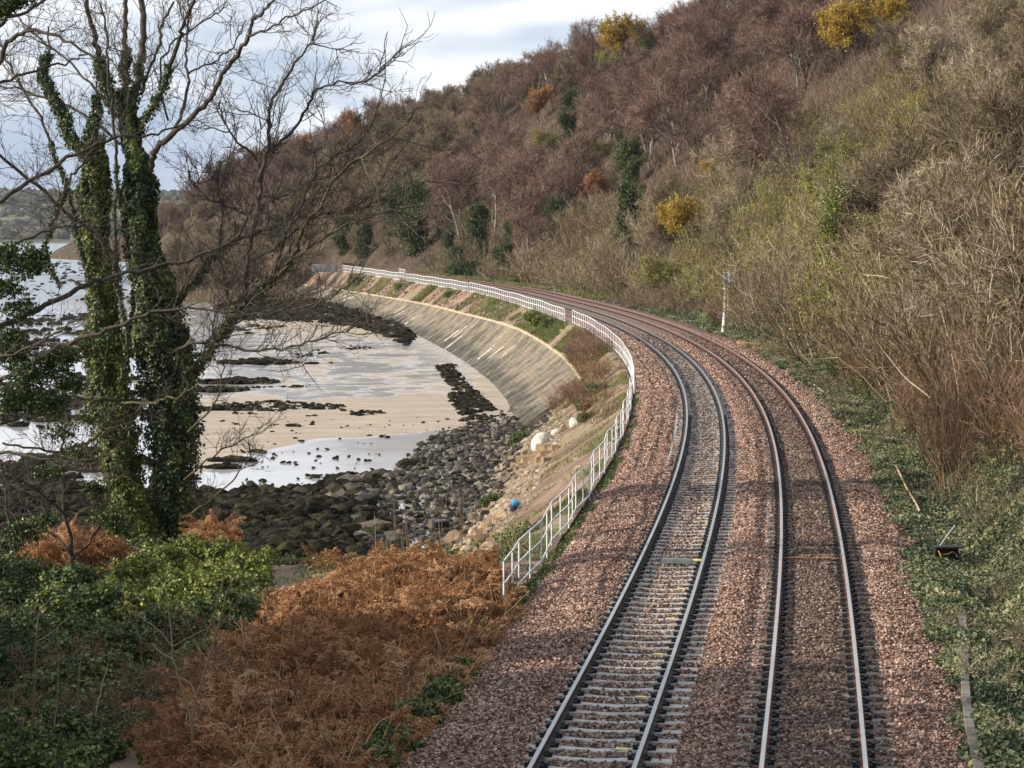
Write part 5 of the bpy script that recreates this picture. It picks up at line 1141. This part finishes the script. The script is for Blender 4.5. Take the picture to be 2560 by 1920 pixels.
# ------------------------------------------------------------------ tree outside the left edge reaching in, and the dark evergreens there
b2 = at(-260, 1500, 52); base_keep = base; base = b2; T2 = thing('overhanging_tree', 'bare dark tree rooted outside the left edge whose long boughs cross the picture', 'tree', b2)
tk = limb3([(-260,1560,60),(-270,1300,52),(-250,1000,46),(-230,700,40),(-200,400,32),(-170,100,24),(-160,-100,16)], 52, 52, 30)
part('trunk', tk[0], tk[1], M['bark'], 10, T2)
L2_ = [([(-240,950,16),(-120,870,12),(0,817,9),(90,772,8),(181,731,7.5),(235,704,7),(316,681,6),(429,659,5),(520,627,4),(600,590,2.6)], 52, 54), ([(-240,1100,12),(-60,990,8),(68,916,6.5),(149,871,6),(253,835,5.5),(339,799,5),(407,776,4),(497,772,3.4),(588,781,2.8),(669,785,2.2),(730,770,1.6)], 52, 50),
  ([(-220,640,11),(-100,560,8),(0,502,6.5),(104,434,6),(203,375,5),(289,348,4.4),(384,335,3.4),(460,310,2.4)], 52, 55), ([(-200,430,10),(-80,280,7),(0,150,6.5),(27,95,6),(81,81,5.5),(150,90,4.5),(210,130,3.5),(280,150,2.4)], 52, 50), ([(-180,180,9),(-60,120,7),(0,60,6),(60,30,5),(120,-5,4)], 52, 53),
  ([(-200,330,7),(-60,250,5),(0,208,4.6),(68,181,4),(158,158,3.2),(217,136,2.4)], 52, 54.5), ([(-240,800,8),(-120,700,6),(-20,640,5),(60,600,4),(150,570,3),(230,560,2)], 52, 54), ([(-250,1180,8),(-100,1150,6),(0,1130,5),(100,1145,4),(200,1150,3),(300,1130,2.2)], 52, 50),
  ([(-180,200,8),(-90,60,5),(-20,-20,4)], 52, 50), ([(-240,1060,7),(-100,960,5),(0,900,4),(110,850,3),(190,800,2)], 52, 49.5)]
ll = []
for pts, a, b in L2_: pl, r = limb3(pts, a, b); ll.append((pl, r)); part('limb', pl, r, M['bark'], 6, T2)
mb = MB(); with_twigs(mb, ll, 3.0, 1.15, .0085); link('twigs', mb.mesh('over_twigs', M['twig']), T2, base=base)
mb = MB()
def clump(px, py, D, R_, n, sz=.075):
    c = at(px, py, D); d = nrm(rng.normal(size=(n, 3))); k_ = vn(d[:, 0] * 3 + px, d[:, 2] * 3 + py, 1)
    leaves(mb, c + d * (R_ * (rng.random(n) ** .5) * (.55 + .7 * k_))[:, None] * [1.4, 1, .8], sz, .7, .3, rnd=np.clip(rng.random(n) * (.3 + k_), 0, 1))
for px, py, R_, n in ((20,640,.55,1500),(70,665,.45,1200),(10,720,.4,900),(50,770,.35,800),(95,640,.25,450),(20,10,.35,900),(60,-5,.3,500),(0,30,.25,500),(20,880,.5,1500),(80,930,.55,1900),(150,900,.4,1200),(40,1000,.55,1900),(120,1010,.5,1500),(180,960,.3,800),(30,840,.3,700),(160,880,.3,700)): clump(px, py, 51.5, R_, n)
link('foliage', mb.mesh('over_foliage', M['gleaf']), T2, base=base); base = base_keep
# small thorn tree at the left under the ivy tree
b3 = at(185, 1480, 57); base_keep = base; base = b3; T3 = thing('small_tree', 'small crooked bare tree with a few green leaves at the left below the long boughs', 'tree', b3)
L3_ = [([(185,1500,7),(175,1380,6),(160,1250,5),(150,1150,4),(165,1050,3),(150,960,2)], 57, 57.5), ([(165,1290,4),(100,1230,3.2),(40,1190,2.4),(0,1150,1.8)], 57, 56), ([(175,1380,4.5),(120,1330,3.5),(60,1310,2.6),(10,1260,2)], 57, 58), ([(160,1230,3.6),(220,1160,3),(250,1090,2.2),(300,1060,1.6)], 57, 56),
       ([(180,1400,4),(240,1330,3.2),(270,1240,2.4),(290,1160,1.8)], 57, 58), ([(50,1480,5),(30,1380,4),(20,1250,3),(0,1150,2.4)], 57, 57)]
ll = []
for pts, a, b in L3_: pl, r = limb3(pts, a, b); ll.append((pl, r)); part('stem', pl, r, M['bark'], 6, T3)
mb = MB(); with_twigs(mb, ll, 6, .9, .008); link('twigs', mb.mesh('thorn_twigs', M['twig']), T3, base=base)
mb = MB()
for px, py, R_, n in ((230,1040,.4,700),(150,1080,.4,500),(270,1290,.45,900),(120,1180,.4,600),(200,1130,.4,600),(240,1220,.35,700),(300,1320,.35,700),(60,1330,.5,1200),(30,1420,.5,1500),(210,870,.4,800),(260,850,.35,600),(120,1300,.3,400)): clump(px, py, 56.5, R_, n)
link('foliage', mb.mesh('thorn_leaves', M['ivy']), T3, base=base); base = base_keep

# ------------------------------------------------------------------ ivy thicket bushes
def big_bush(label, blobs, n, m_, D0, sz=.085, name='ivy_bush', sun_up=True):
    """blobs: (px,py,r metres, dD)"""
    C = np.stack([march(a, b, r_ * .45)[0] + [0, .35 * r_, 0] for a, b, r_, dd in blobs]); c0 = C[0].copy(); s, u = su(c0[0], c0[1]); c0[2] = float(left_z(s, u)[0])
    t = thing(name, label, 'bush', c0)
    rr_ = np.array([b_[2] for b_ in blobs])
    w_ = rr_ ** 2; k_ = rng.choice(len(blobs), n, p=w_ / w_.sum()); d = nrm(rng.normal(size=(n, 3)))
    b_ = vn(d[:, 0] * 2.5 + k_ * 3.3, d[:, 2] * 2.5 + d[:, 1] * 2, 1) * .5 + vn(d[:, 0] * 6 + k_, d[:, 2] * 6, 1) * .5
    P_ = C[k_] + d * (rr_[k_] * (.55 + .8 * b_) * (.8 + .3 * rng.random(n)))[:, None]
    g = left_z(*su(P_[:, 0], P_[:, 1])); P_[:, 2] = np.where(P_[:, 2] < g, g + .02 + .2 * rng.random(n), P_[:, 2])
    mb = MB(); leaves(mb, P_ - c0, sz, .75, .2, nor=d * .9, rnd=np.clip(.1 + .9 * rng.random(n) * (.4 + b_), 0, 1)); link('foliage', mb.mesh('bush_leaves', m_), t)
    return t
big_bush('large ivy bush with sunlit yellow-green top in front of the ivy clad trunks', [(400,1440,.75,0),(340,1480,.8,.3),(480,1430,.8,0),(550,1430,.75,.2),(610,1445,.65,0),(450,1510,.8,-.6),(540,1510,.8,-.5),(330,1560,.7,-.3),(630,1490,.55,-.3),(300,1520,.6,0)], 52000, M['ivy_y'], 58)  # sun on the thicket put into this yellower leaf colour
big_bush('lower shaded part of the ivy thicket below the sunlit yellow-green bush', [(560,1560,.7,0),(480,1590,.75,0),(400,1620,.7,0),(640,1540,.5,0),(340,1640,.6,0),(520,1630,.45,0)], 34000, M['ivy'], 56.5)  # same thicket in darker leaf, its shade put into the colour
big_bush('big dark green ivy bush at the left between the small tree and the saplings', [(180,1500,.8,0),(240,1560,.8,0),(130,1580,.8,0),(190,1640,.7,0),(260,1640,.65,0),(120,1680,.7,0),(200,1720,.6,0),(290,1700,.5,0),(140,1480,.5,0),(240,1770,.4,0),(90,1760,.5,0),(320,1760,.4,0),(160,1790,.45,0),(380,1780,.4,0),(420,1710,.45,0),(340,1840,.4,0),(400,1880,.35,0),(270,1830,.4,0),(480,1670,.45,0)], 90000, M['ivy'], 50)
big_bush('dark ivy mass on the left edge behind the saplings', [(20,1400,.8,0),(50,1480,.8,0),(10,1560,.8,0),(60,1620,.7,0),(20,1700,.7,0),(-60,1500,1.0,0),(-60,1650,.9,0)], 36000, M['gleaf'], 50)
big_bush('ivy bush in the bottom left corner', [(40,1790,.5,0),(110,1840,.5,0),(20,1880,.55,0),(180,1860,.45,0),(-40,1850,.6,0),(90,1910,.5,0),(250,1880,.35,0),(200,1930,.4,0)], 40000, M['ivy'], 42, .075)
big_bush('small lime green bush at the edge of the boulders right of the large ivy bush', [(705,1385,.34,0),(735,1375,.26,0),(670,1400,.3,0),(745,1400,.24,-.2)], 5200, M['ivy_y'], 62, .09)
big_bush('dark ground ivy strip between the bracken and the ballast', [(1200,1630,.3,0),(1150,1700,.36,0),(1100,1770,.4,0),(1040,1820,.42,0),(980,1880,.42,0),(920,1930,.42,0),(1110,1740,.35,0),(1240,1590,.2,0),(1275,1550,.16,0)], 38000, M['ivy'], 43.5, .06)
# ------------------------------------------------------------------ bracken
def frond_protos(k_):
    out = []
    for j in range(k_):
        L_ = 1.0; n = 10; x = np.linspace(0, 1, n); bend = rng.uniform(.5, 1.3)
        ra = np.stack([x * L_ * np.cos(0) * .9, .06 * np.sin(x * 5 + j), L_ * (.55 * x - bend * .75 * x ** 2)], 1)
        mb = MB(); ribbons(mb, ra[None], taper(1, n, .014, .005), rnd=np.array([.85]))
        npn = 15; t_ = np.linspace(.12, .97, npn)
        for sgn in (-1, 1):
            i = np.minimum((t_ * (n - 1)).astype(int), n - 2); f_ = (t_ * (n - 1) - i)[:, None]; p = ra[i] * (1 - f_) + ra[i + 1] * f_
            ln = .34 * np.sin(np.clip(t_ * 1.05 + .12, 0, 1) * np.pi) ** .8 * (1.15 - .6 * t_) * (.6 + .6 * rng.random(npn)) + .03
            d = np.stack([np.full(npn, .45), np.full(npn, sgn * 1.0), rng.normal(size=npn) * .35 - .35], 1)
            pn = grow(p, d, ln, 4, .25, -.18); ribbons(mb, pn, taper(npn, 4, .035, .012))
            p2, d2, par, tt = kids(pn, 4, .1, 1, 1.0, .3); sb = grow(p2, d2 + [0, 0, -.2], .06 + .06 * rng.random(len(p2)), 3, .3, -.2); ribbons(mb, sb, taper(len(p2), 3, .028, .012))
        out.append((np.concatenate(mb.v), np.concatenate(mb.q), np.concatenate(mb.r)))
    return out
FP = frond_protos(8)
def plant_fronds(mb, P_, scale, tilt=.5, rbase=None):
    B = len(P_); k_ = rng.integers(0, len(FP), B)
    for j, (v, q, r) in enumerate(FP):
        ix = np.where(k_ == j)[0]; m_ = len(ix)
        if not m_: continue
        a = rng.random(m_) * 6.28; b = rng.normal(size=m_) * tilt; c = rng.normal(size=m_) * .6
        ca, sa, cb, sb, cc, sc__ = np.cos(a)[:, None], np.sin(a)[:, None], np.cos(b)[:, None], np.sin(b)[:, None], np.cos(c)[:, None], np.sin(c)[:, None]
        x, y, z = v[None, :, 0], v[None, :, 1], v[None, :, 2]; y, z = y * cc - z * sc__, y * sc__ + z * cc
        x, z = x * cb - z * sb, x * sb + z * cb; x, y = x * ca - y * sa, x * sa + y * ca
        V = np.stack([x, y, z], -1) * scale[ix][:, None, None] + P_[ix][:, None]
        rb_ = np.repeat(np.clip(rng.normal(size=m_) * .18 + (.5 if rbase is None else rbase[ix]), 0, 1), len(r)) * .7 + np.tile(r, m_) * .3
        mb.add(V, (q[None] + (np.arange(m_) * len(v))[:, None, None]).reshape(-1, 4), rnd=rb_)
POLY = [(1256,1470),(1285,1560),(1240,1640),(1140,1720),(1060,1800),(990,1880),(960,1960),(370,1960),(420,1850),(450,1740),(520,1660),(600,1620),(665,1550),(680,1500),(800,1470),(1000,1440),(1150,1430)]
n = 60000; x = rng.uniform(-11, 1, n); y = rng.uniform(28, 66, n); s, u = su(x, y); g = left_z(s, u); px, py = proj(np.stack([x, y, g + .35], 1)); k_ = inpoly(px, py, POLY) & (u < -3.0)
x, y, g, s, u, px, py = [a[k_][:4600] for a in (x, y, g, s, u, px, py)]
hh = .05 + 1.25 * np.clip(fbm(x, y, 1.9, 3) - .12, 0, 1) * np.clip((-3.0 - u) / 1.2, .25, 1); nf = len(x)
mb = MB(); plant_fronds(mb, np.stack([x, y, g + hh * (.35 + .75 * rng.random(nf))], 1), .40 + .50 * rng.random(nf), rbase=.25 + .6 * fbm(x, y, 1.5, 2))
k2 = rng.integers(0, nf, 700); plant_fronds(mb, np.stack([x, y, g + hh * .9 + .1], 1)[k2] + rng.normal(size=(700, 3)) * [.2, .2, .05], (.55 + .35 * rng.random(700)), .25, np.full(700, .8))
tag(link('bracken', mb.mesh('bracken', M['bracken'])), 'mass of dead rusty brown bracken filling the left foreground beside the track', 'bracken', kind='stuff')
mb = MB()
for poly, nn_, D_, gz in (([(80,1345),(300,1345),(300,1425),(90,1430)], 420, 60, 1.0), ([(485,1315),(560,1310),(580,1370),(490,1375)], 130, 64, .8), ([(790,1400),(850,1400),(850,1440),(790,1440)], 90, 58, .4), ([(860,1440),(1250,1395),(1250,1450),(860,1480)], 260, 51, .2)):
    q = np.array(poly, float); a = rng.uniform(q[:, 0].min(), q[:, 0].max(), nn_); b = rng.uniform(q[:, 1].min(), q[:, 1].max(), nn_)
    P_ = np.stack([at(i_, j_, D_ + rng.uniform(-1.5, 1.5)) for i_, j_ in zip(a, b)]); plant_fronds(mb, P_, .45 + .35 * rng.random(nn_), rbase=np.full(nn_, .65))
tag(link('bracken', mb.mesh('bracken_behind', M['bracken'])), 'smaller orange-brown bracken patches behind the ivy bushes and along the top of the bank', 'bracken', kind='stuff')
# straw stems through the bracken
n = 1500; k_ = rng.integers(0, nf, n); P_ = np.stack([x[k_], y[k_], g[k_]], 1); mb = MB(); d = rng.normal(size=(n, 3)) * [.7, .7, .2] + [0, 0, .8]
pl = grow(P_, d, .7 + .7 * rng.random(n), 6, .12, -.03); tubes(mb, pl, taper(n, 6, .007, .004), 3)
tag(link('dead_stalks', mb.mesh('dead_stalks', M['straw'])), 'pale straw stalks leaning through the bracken', 'stalks', kind='stuff')
n = 60000; x2 = rng.uniform(-12, .5, n); y2 = rng.uniform(28, 70, n); s2, u2 = su(x2, y2); k_ = (u2 < -2.9) & (fbm(x2, y2, 1.5, 3) > .45); P_ = np.stack([x2, y2, left_z(s2, u2) + .05 + .75 * fbm(x2 + 40, y2, 1.8, 2) * rng.random(n)], 1)[k_]
mb = MB(); leaves(mb, P_, .07, .75, .8); tag(link('ground_ivy', mb.mesh('ground_ivy_left', M['ivy'])), 'dark ground ivy under the bracken', 'ivy', kind='stuff')
for k_ in range(16):
    a_, b_ = rb.uniform(20, 560), rb.uniform(1620, 1900); c_, g_ = march(a_, b_, .1); s_k, u_k = su(c_[0], c_[1])
    put('br', float(s_k[0]), float(u_k[0]), .5 + .4 * rb.random(), 'brown bramble canes arching through the shaded ivy at the lower left', 'bramble canes in the lower left ivy', z=g_, sink=.05)
# tall dry reed stems standing behind the bracken
n = 75; mb = MB(); px = np.concatenate([rng.normal(1030, 45, 45), rng.normal(1150, 40, 18), rng.uniform(930, 1250, 12)]); D_ = rng.uniform(60, 66, n); P_ = np.stack([at(a, 1425, d) for a, d in zip(px, D_)])
hh = np.where(rng.random(n) < .3, 2.0 + .8 * rng.random(n), .8 + .8 * rng.random(n)) ; pl = grow(P_ - [0, 0, .6], rng.normal(size=(n, 3)) * [.08, .08, 0] + [0, 0, 1], hh, 7, .03, 0); tubes(mb, pl, taper(n, 7, .013, .007), 3)
tag(link('dry_reeds', mb.mesh('dry_reeds', M['straw'])), 'thin dry reed stems standing up behind the bracken in front of the boulders', 'reeds', kind='stuff')
# saplings in the foreground
def sapling(lab, paths, D_, leafpts=None):
    global base
    b_ = at(paths[0][0][0], paths[0][0][1], D_ - 3.5); sg, ug = su(b_[0], b_[1]); b_[2] = float(left_z(sg, ug)[0]); base = b_; t = thing('sapling', lab, 'sapling', b_, group='bare saplings in the left foreground')
    for k, pts in enumerate(paths):
        pl, r = limb3(pts, D_ - 3.5, D_ - 3.5 + rng.uniform(-.5, .5), jit=.006)
        if k == 0:
            sg, ug = su(pl[0, 0], pl[0, 1]); gz_ = float(left_z(sg, ug)[0]) - .05
            if gz_ < pl[0, 2]: pl = np.vstack([[pl[0, 0], pl[0, 1], gz_], pl]); r = np.concatenate([[r[0]], r])
        r = r * 1.25; mb = MB(); tubes(mb, pl[None], r[None] * .9, 5, rnd=np.array([.7])); link('stem' if k == 0 else 'branch', mb.mesh('sapling_stem', M['tantwig'], True), t, base=b_)
    if leafpts is not None:
        P_ = np.stack([at(a, b, D_ - 3.7) for a, b in leafpts]) + rng.normal(size=(len(leafpts), 3)) * .03 - b_; mb = MB(); leaves(mb, P_, .085, .6, .2); link('foliage', mb.mesh('sapling_leaves', M['yleaf' if 0 else 'gyleaf']), t)
    return t
sapling('slim pale sapling forking twice at the far left in front of the dark ivy', [[(80,1830,3),(84,1740,3),(90,1640,2.8),(90,1577,2.4)], [(90,1577,2),(65,1530,1.7),(45,1495,1.2)], [(90,1577,2),(100,1530,1.6),(122,1500,1.2)], [(92,1605,1.8),(130,1580,1.5),(172,1545,1)]], 40)
sapling('second slim sapling just right of the far left one', [[(130,1850,2.6),(143,1750,2.4),(146,1640,1.6)], [(143,1740,1.8),(170,1690,1.4),(172,1660,1)]], 39.5)
sapling('short straight sapling with one hooked side shoot', [[(193,1790,2.6),(197,1690,2.4),(215,1595,1.4)], [(196,1700,1.8),(212,1702,1.6),(226,1690,1.2)]], 40.5)
sapling('thin leaning sapling at the right edge of the dark ivy bush', [[(238,1790,2.2),(250,1730,2),(271,1660,1.2)]], 40.2)
sapling('tall slender sapling with side branches standing among the bracken', [[(478,1880,4),(478,1810,3.8),(460,1740,3),(432,1650,2.6),(430,1610,2.4),(420,1520,1.8),(412,1440,1.2)], [(431,1616,2),(400,1580,1.6),(370,1555,1.3),(325,1525,.9)], [(432,1616,2.2),(470,1595,1.8),(520,1570,1.4),(545,1540,.9)], [(436,1650,1.8),(400,1630,1.6),(378,1608,1.2)]], 37)
lf = [(505 + random.uniform(-25, 110), 1500 + random.uniform(-130, 130)) for _ in range(34)]
sapling('taller pale sapling with a few yellow-green leaves leaning right among the bracken', [[(480,1800,4),(492,1740,3.8),(515,1665,3.2),(545,1570,2.6),(568,1480,2),(600,1420,1.2)], [(495,1735,2.2),(520,1738,1.8),(545,1742,1.2)], [(490,1745,2),(478,1710,1.7),(450,1695,1.3),(424,1692,1)], [(510,1600,1.6),(540,1520,1.3),(560,1440,1)], [(545,1570,1.6),(590,1510,1.3),(625,1450,1)]], 36.6, lf)

# ------------------------------------------------------------------ far side of the bay
gx = np.arange(-1400, 300, 12.0); gy = np.arange(2250, 4200, 22.0); A, B_ = np.meshgrid(gx, gy, indexing='ij')
Z = -5.6 + sm((B_ - 2310 - 60 * vn(A, A * 0, 220)) / 60) * 3 + 62 * sm((B_ - 2480) / 1300) * (.75 + .5 * fbm(A, B_, 500, 3))
mb = MB(); mb.add(np.stack([A, B_, Z], -1), grid(len(gx), len(gy)), rnd=fbm(A, B_, 130, 2).ravel()); 
fm = mat('far_fields', [(.15, (.035,.04,.022)), (.42, (.075,.08,.04)), (.5, (.14,.17,.07)), (.62, (.17,.2,.085)), (.7, (.10,.085,.055)), (.9, (.20,.18,.10))], .95, .006, .6, attr=.7)
tag(link('far_land', mb.mesh('far_land', fm, True)), kind='structure')
def fz(x, y): return -5.6 + sm((y - 2310 - 60 * vn(x, x * 0, 220)) / 60) * 3 + 62 * sm((y - 2480) / 1300) * (.75 + .5 * fbm(x, y, 500, 3))
n = 5200; x = rng.uniform(-900, 120, n); y = rng.uniform(2380, 4000, n); k_ = (fbm(x, y, 110, 2) > .5) | (y > 3500) | (rng.random(n) < .05); x, y = x[k_], y[k_]; mb = MB(); rocks(mb, np.stack([x, y, fz(x, y) + 3], 1), 5 + 4 * rng.random(len(x)), I1, .9, .5)
tag(link('far_woods', mb.mesh('far_woods', mat('far_wood', flat3((.018,.022,.013), (.045,.05,.03), (.09,.08,.05)), .95, .02, .4, attr=.7))), 'hazy woods and hedges on the low hills across the bay', 'woods', kind='stuff')
for px, py, D_, w_, lab, rc in ((72, 542, 2700, 26, 'long low building with a red roof across the bay', (.34,.12,.07)), (128, 540, 2750, 14, 'pale house right of the red roofed building across the bay', (.12,.10,.09)), (152, 548, 2650, 11, 'small white house at the right on the far hillside', (.12,.10,.09)), (30, 562, 2600, 12, 'small white house nearer the far shore at the left edge', (.2,.1,.07))):
    c = at(px, py, D_); c[2] = float(fz(c[0], c[1])); t = thing('house', lab, 'house', c); h_ = 5
    mb = MB(); box(mb, (0, 0, h_ / 2), (w_, 9, h_)); link('wall', mb.mesh('house_wall', mat('house_wall', flat3((.4,.36,.3), (.6,.56,.5), (.7,.67,.6)), .9, 1, .2, attr=0)), t)
    mb = MB(); v = np.array([[-w_/2-.5,-5,h_],[w_/2+.5,-5,h_],[w_/2+.5,5,h_],[-w_/2-.5,5,h_],[-w_/2,0,h_+4],[w_/2,0,h_+4]]); mb.add(v, [[0,1,5,4],[2,3,4,5]], [[1,2,5],[3,0,4]]); rf = link('roof', mb.mesh('house_roof', mat('roof_tiles', flat3(tuple(a * .7 for a in rc), rc, tuple(a * 1.3 for a in rc)), .9, 1, .2, attr=0)), t)
    mb = MB(); box(mb, (w_ * .3, 0, h_ + 4), (1.2, 1.2, 2.4)); link('chimney', mb.mesh('chimney', M['tanrock']), rf)
    mb = MB(); 
    for k in range(3): box(mb, (-w_ * .3 + k * w_ * .3, -4.55, 2.6), (1.4, .12, 1.6))
    link('window', mb.mesh('house_windows', M['clip']), t)
# bare shoreline trees at the foot of the spur, left of the sea wall
for k in range(30):
    Y_ = rb.uniform(392, 520); X_ = -.092 * Y_ + rb.uniform(-26, 2) - (Y_ - 392) * .03; kk = 'o%d' % rb.integers(3)
    o = dup(PT[kk], (X_, Y_, -4.4), rb.random() * 6.28, .75 + .5 * rb.random(), 'bare grey-brown tree on the shore left of the end of the sea wall', 'bare trees on the shore beyond the sea wall')
n = 30000; Y_ = rng.uniform(385, 540, n); X_ = -.09 * Y_ + rng.uniform(-32, 8, n); mb = MB(); pl = grow(np.stack([X_, Y_, np.full(n, -4.9)], 1), rng.normal(size=(n, 3)) * [.7, .7, .2] + [0, 0, .9], .5 + 2.2 * fbm(X_, Y_, 9, 2), 3, .25, 0); ribbons(mb, pl, taper(n, 3, .06, .03))
tag(link('shore_scrub', mb.mesh('shore_scrub', M['hilltwig_o'])), 'brown scrub along the shore beyond the sea wall', 'scrub', kind='stuff')

# unseen trees added beyond the left edge to throw shade over the foreground
for k, (X_, Y_, sc_) in enumerate(((-12.3, 27, .72), (-12.6, 29.5, .78), (-13.0, 32, .78), (-13.4, 34.5, .78), (-13.8, 37, .75), (-14.4, 39.5, .72), (-15.5, 28.5, 1.15), (-16, 31.5, 1.2), (-16.6, 35, 1.15), (-17.2, 38.5, 1.05), (-15, 42.5, .6))):
    dup(PT['ev'], (X_, Y_, -1.6), k * 1.3, sc_, 'unseen ivy smothered tree added outside the left edge to shade the bank', 'unseen shade trees added outside the left edge')
# the air itself
hz = bpy.data.materials.new('air_haze'); hz.use_nodes = True; nt = hz.node_tree
for n_ in list(nt.nodes):
    if n_.type == 'BSDF_PRINCIPLED': nt.nodes.remove(n_)
pv = nt.nodes.new('ShaderNodeVolumePrincipled'); pv.inputs['Density'].default_value = .00004; pv.inputs['Color'].default_value = (.86, .91, 1, 1); pv.inputs['Anisotropy'].default_value = .2
nt.links.new(pv.outputs[0], nt.nodes['Material Output'].inputs['Volume'])
mb = MB(); box(mb, (-500, 2100, 40), (1860, 4400, 100)); tag(link('haze', mb.mesh('haze', hz)), 'thin pale haze over the bay that fades the far shore', 'haze', kind='stuff')
sc.cycles.volume_bounces = 0
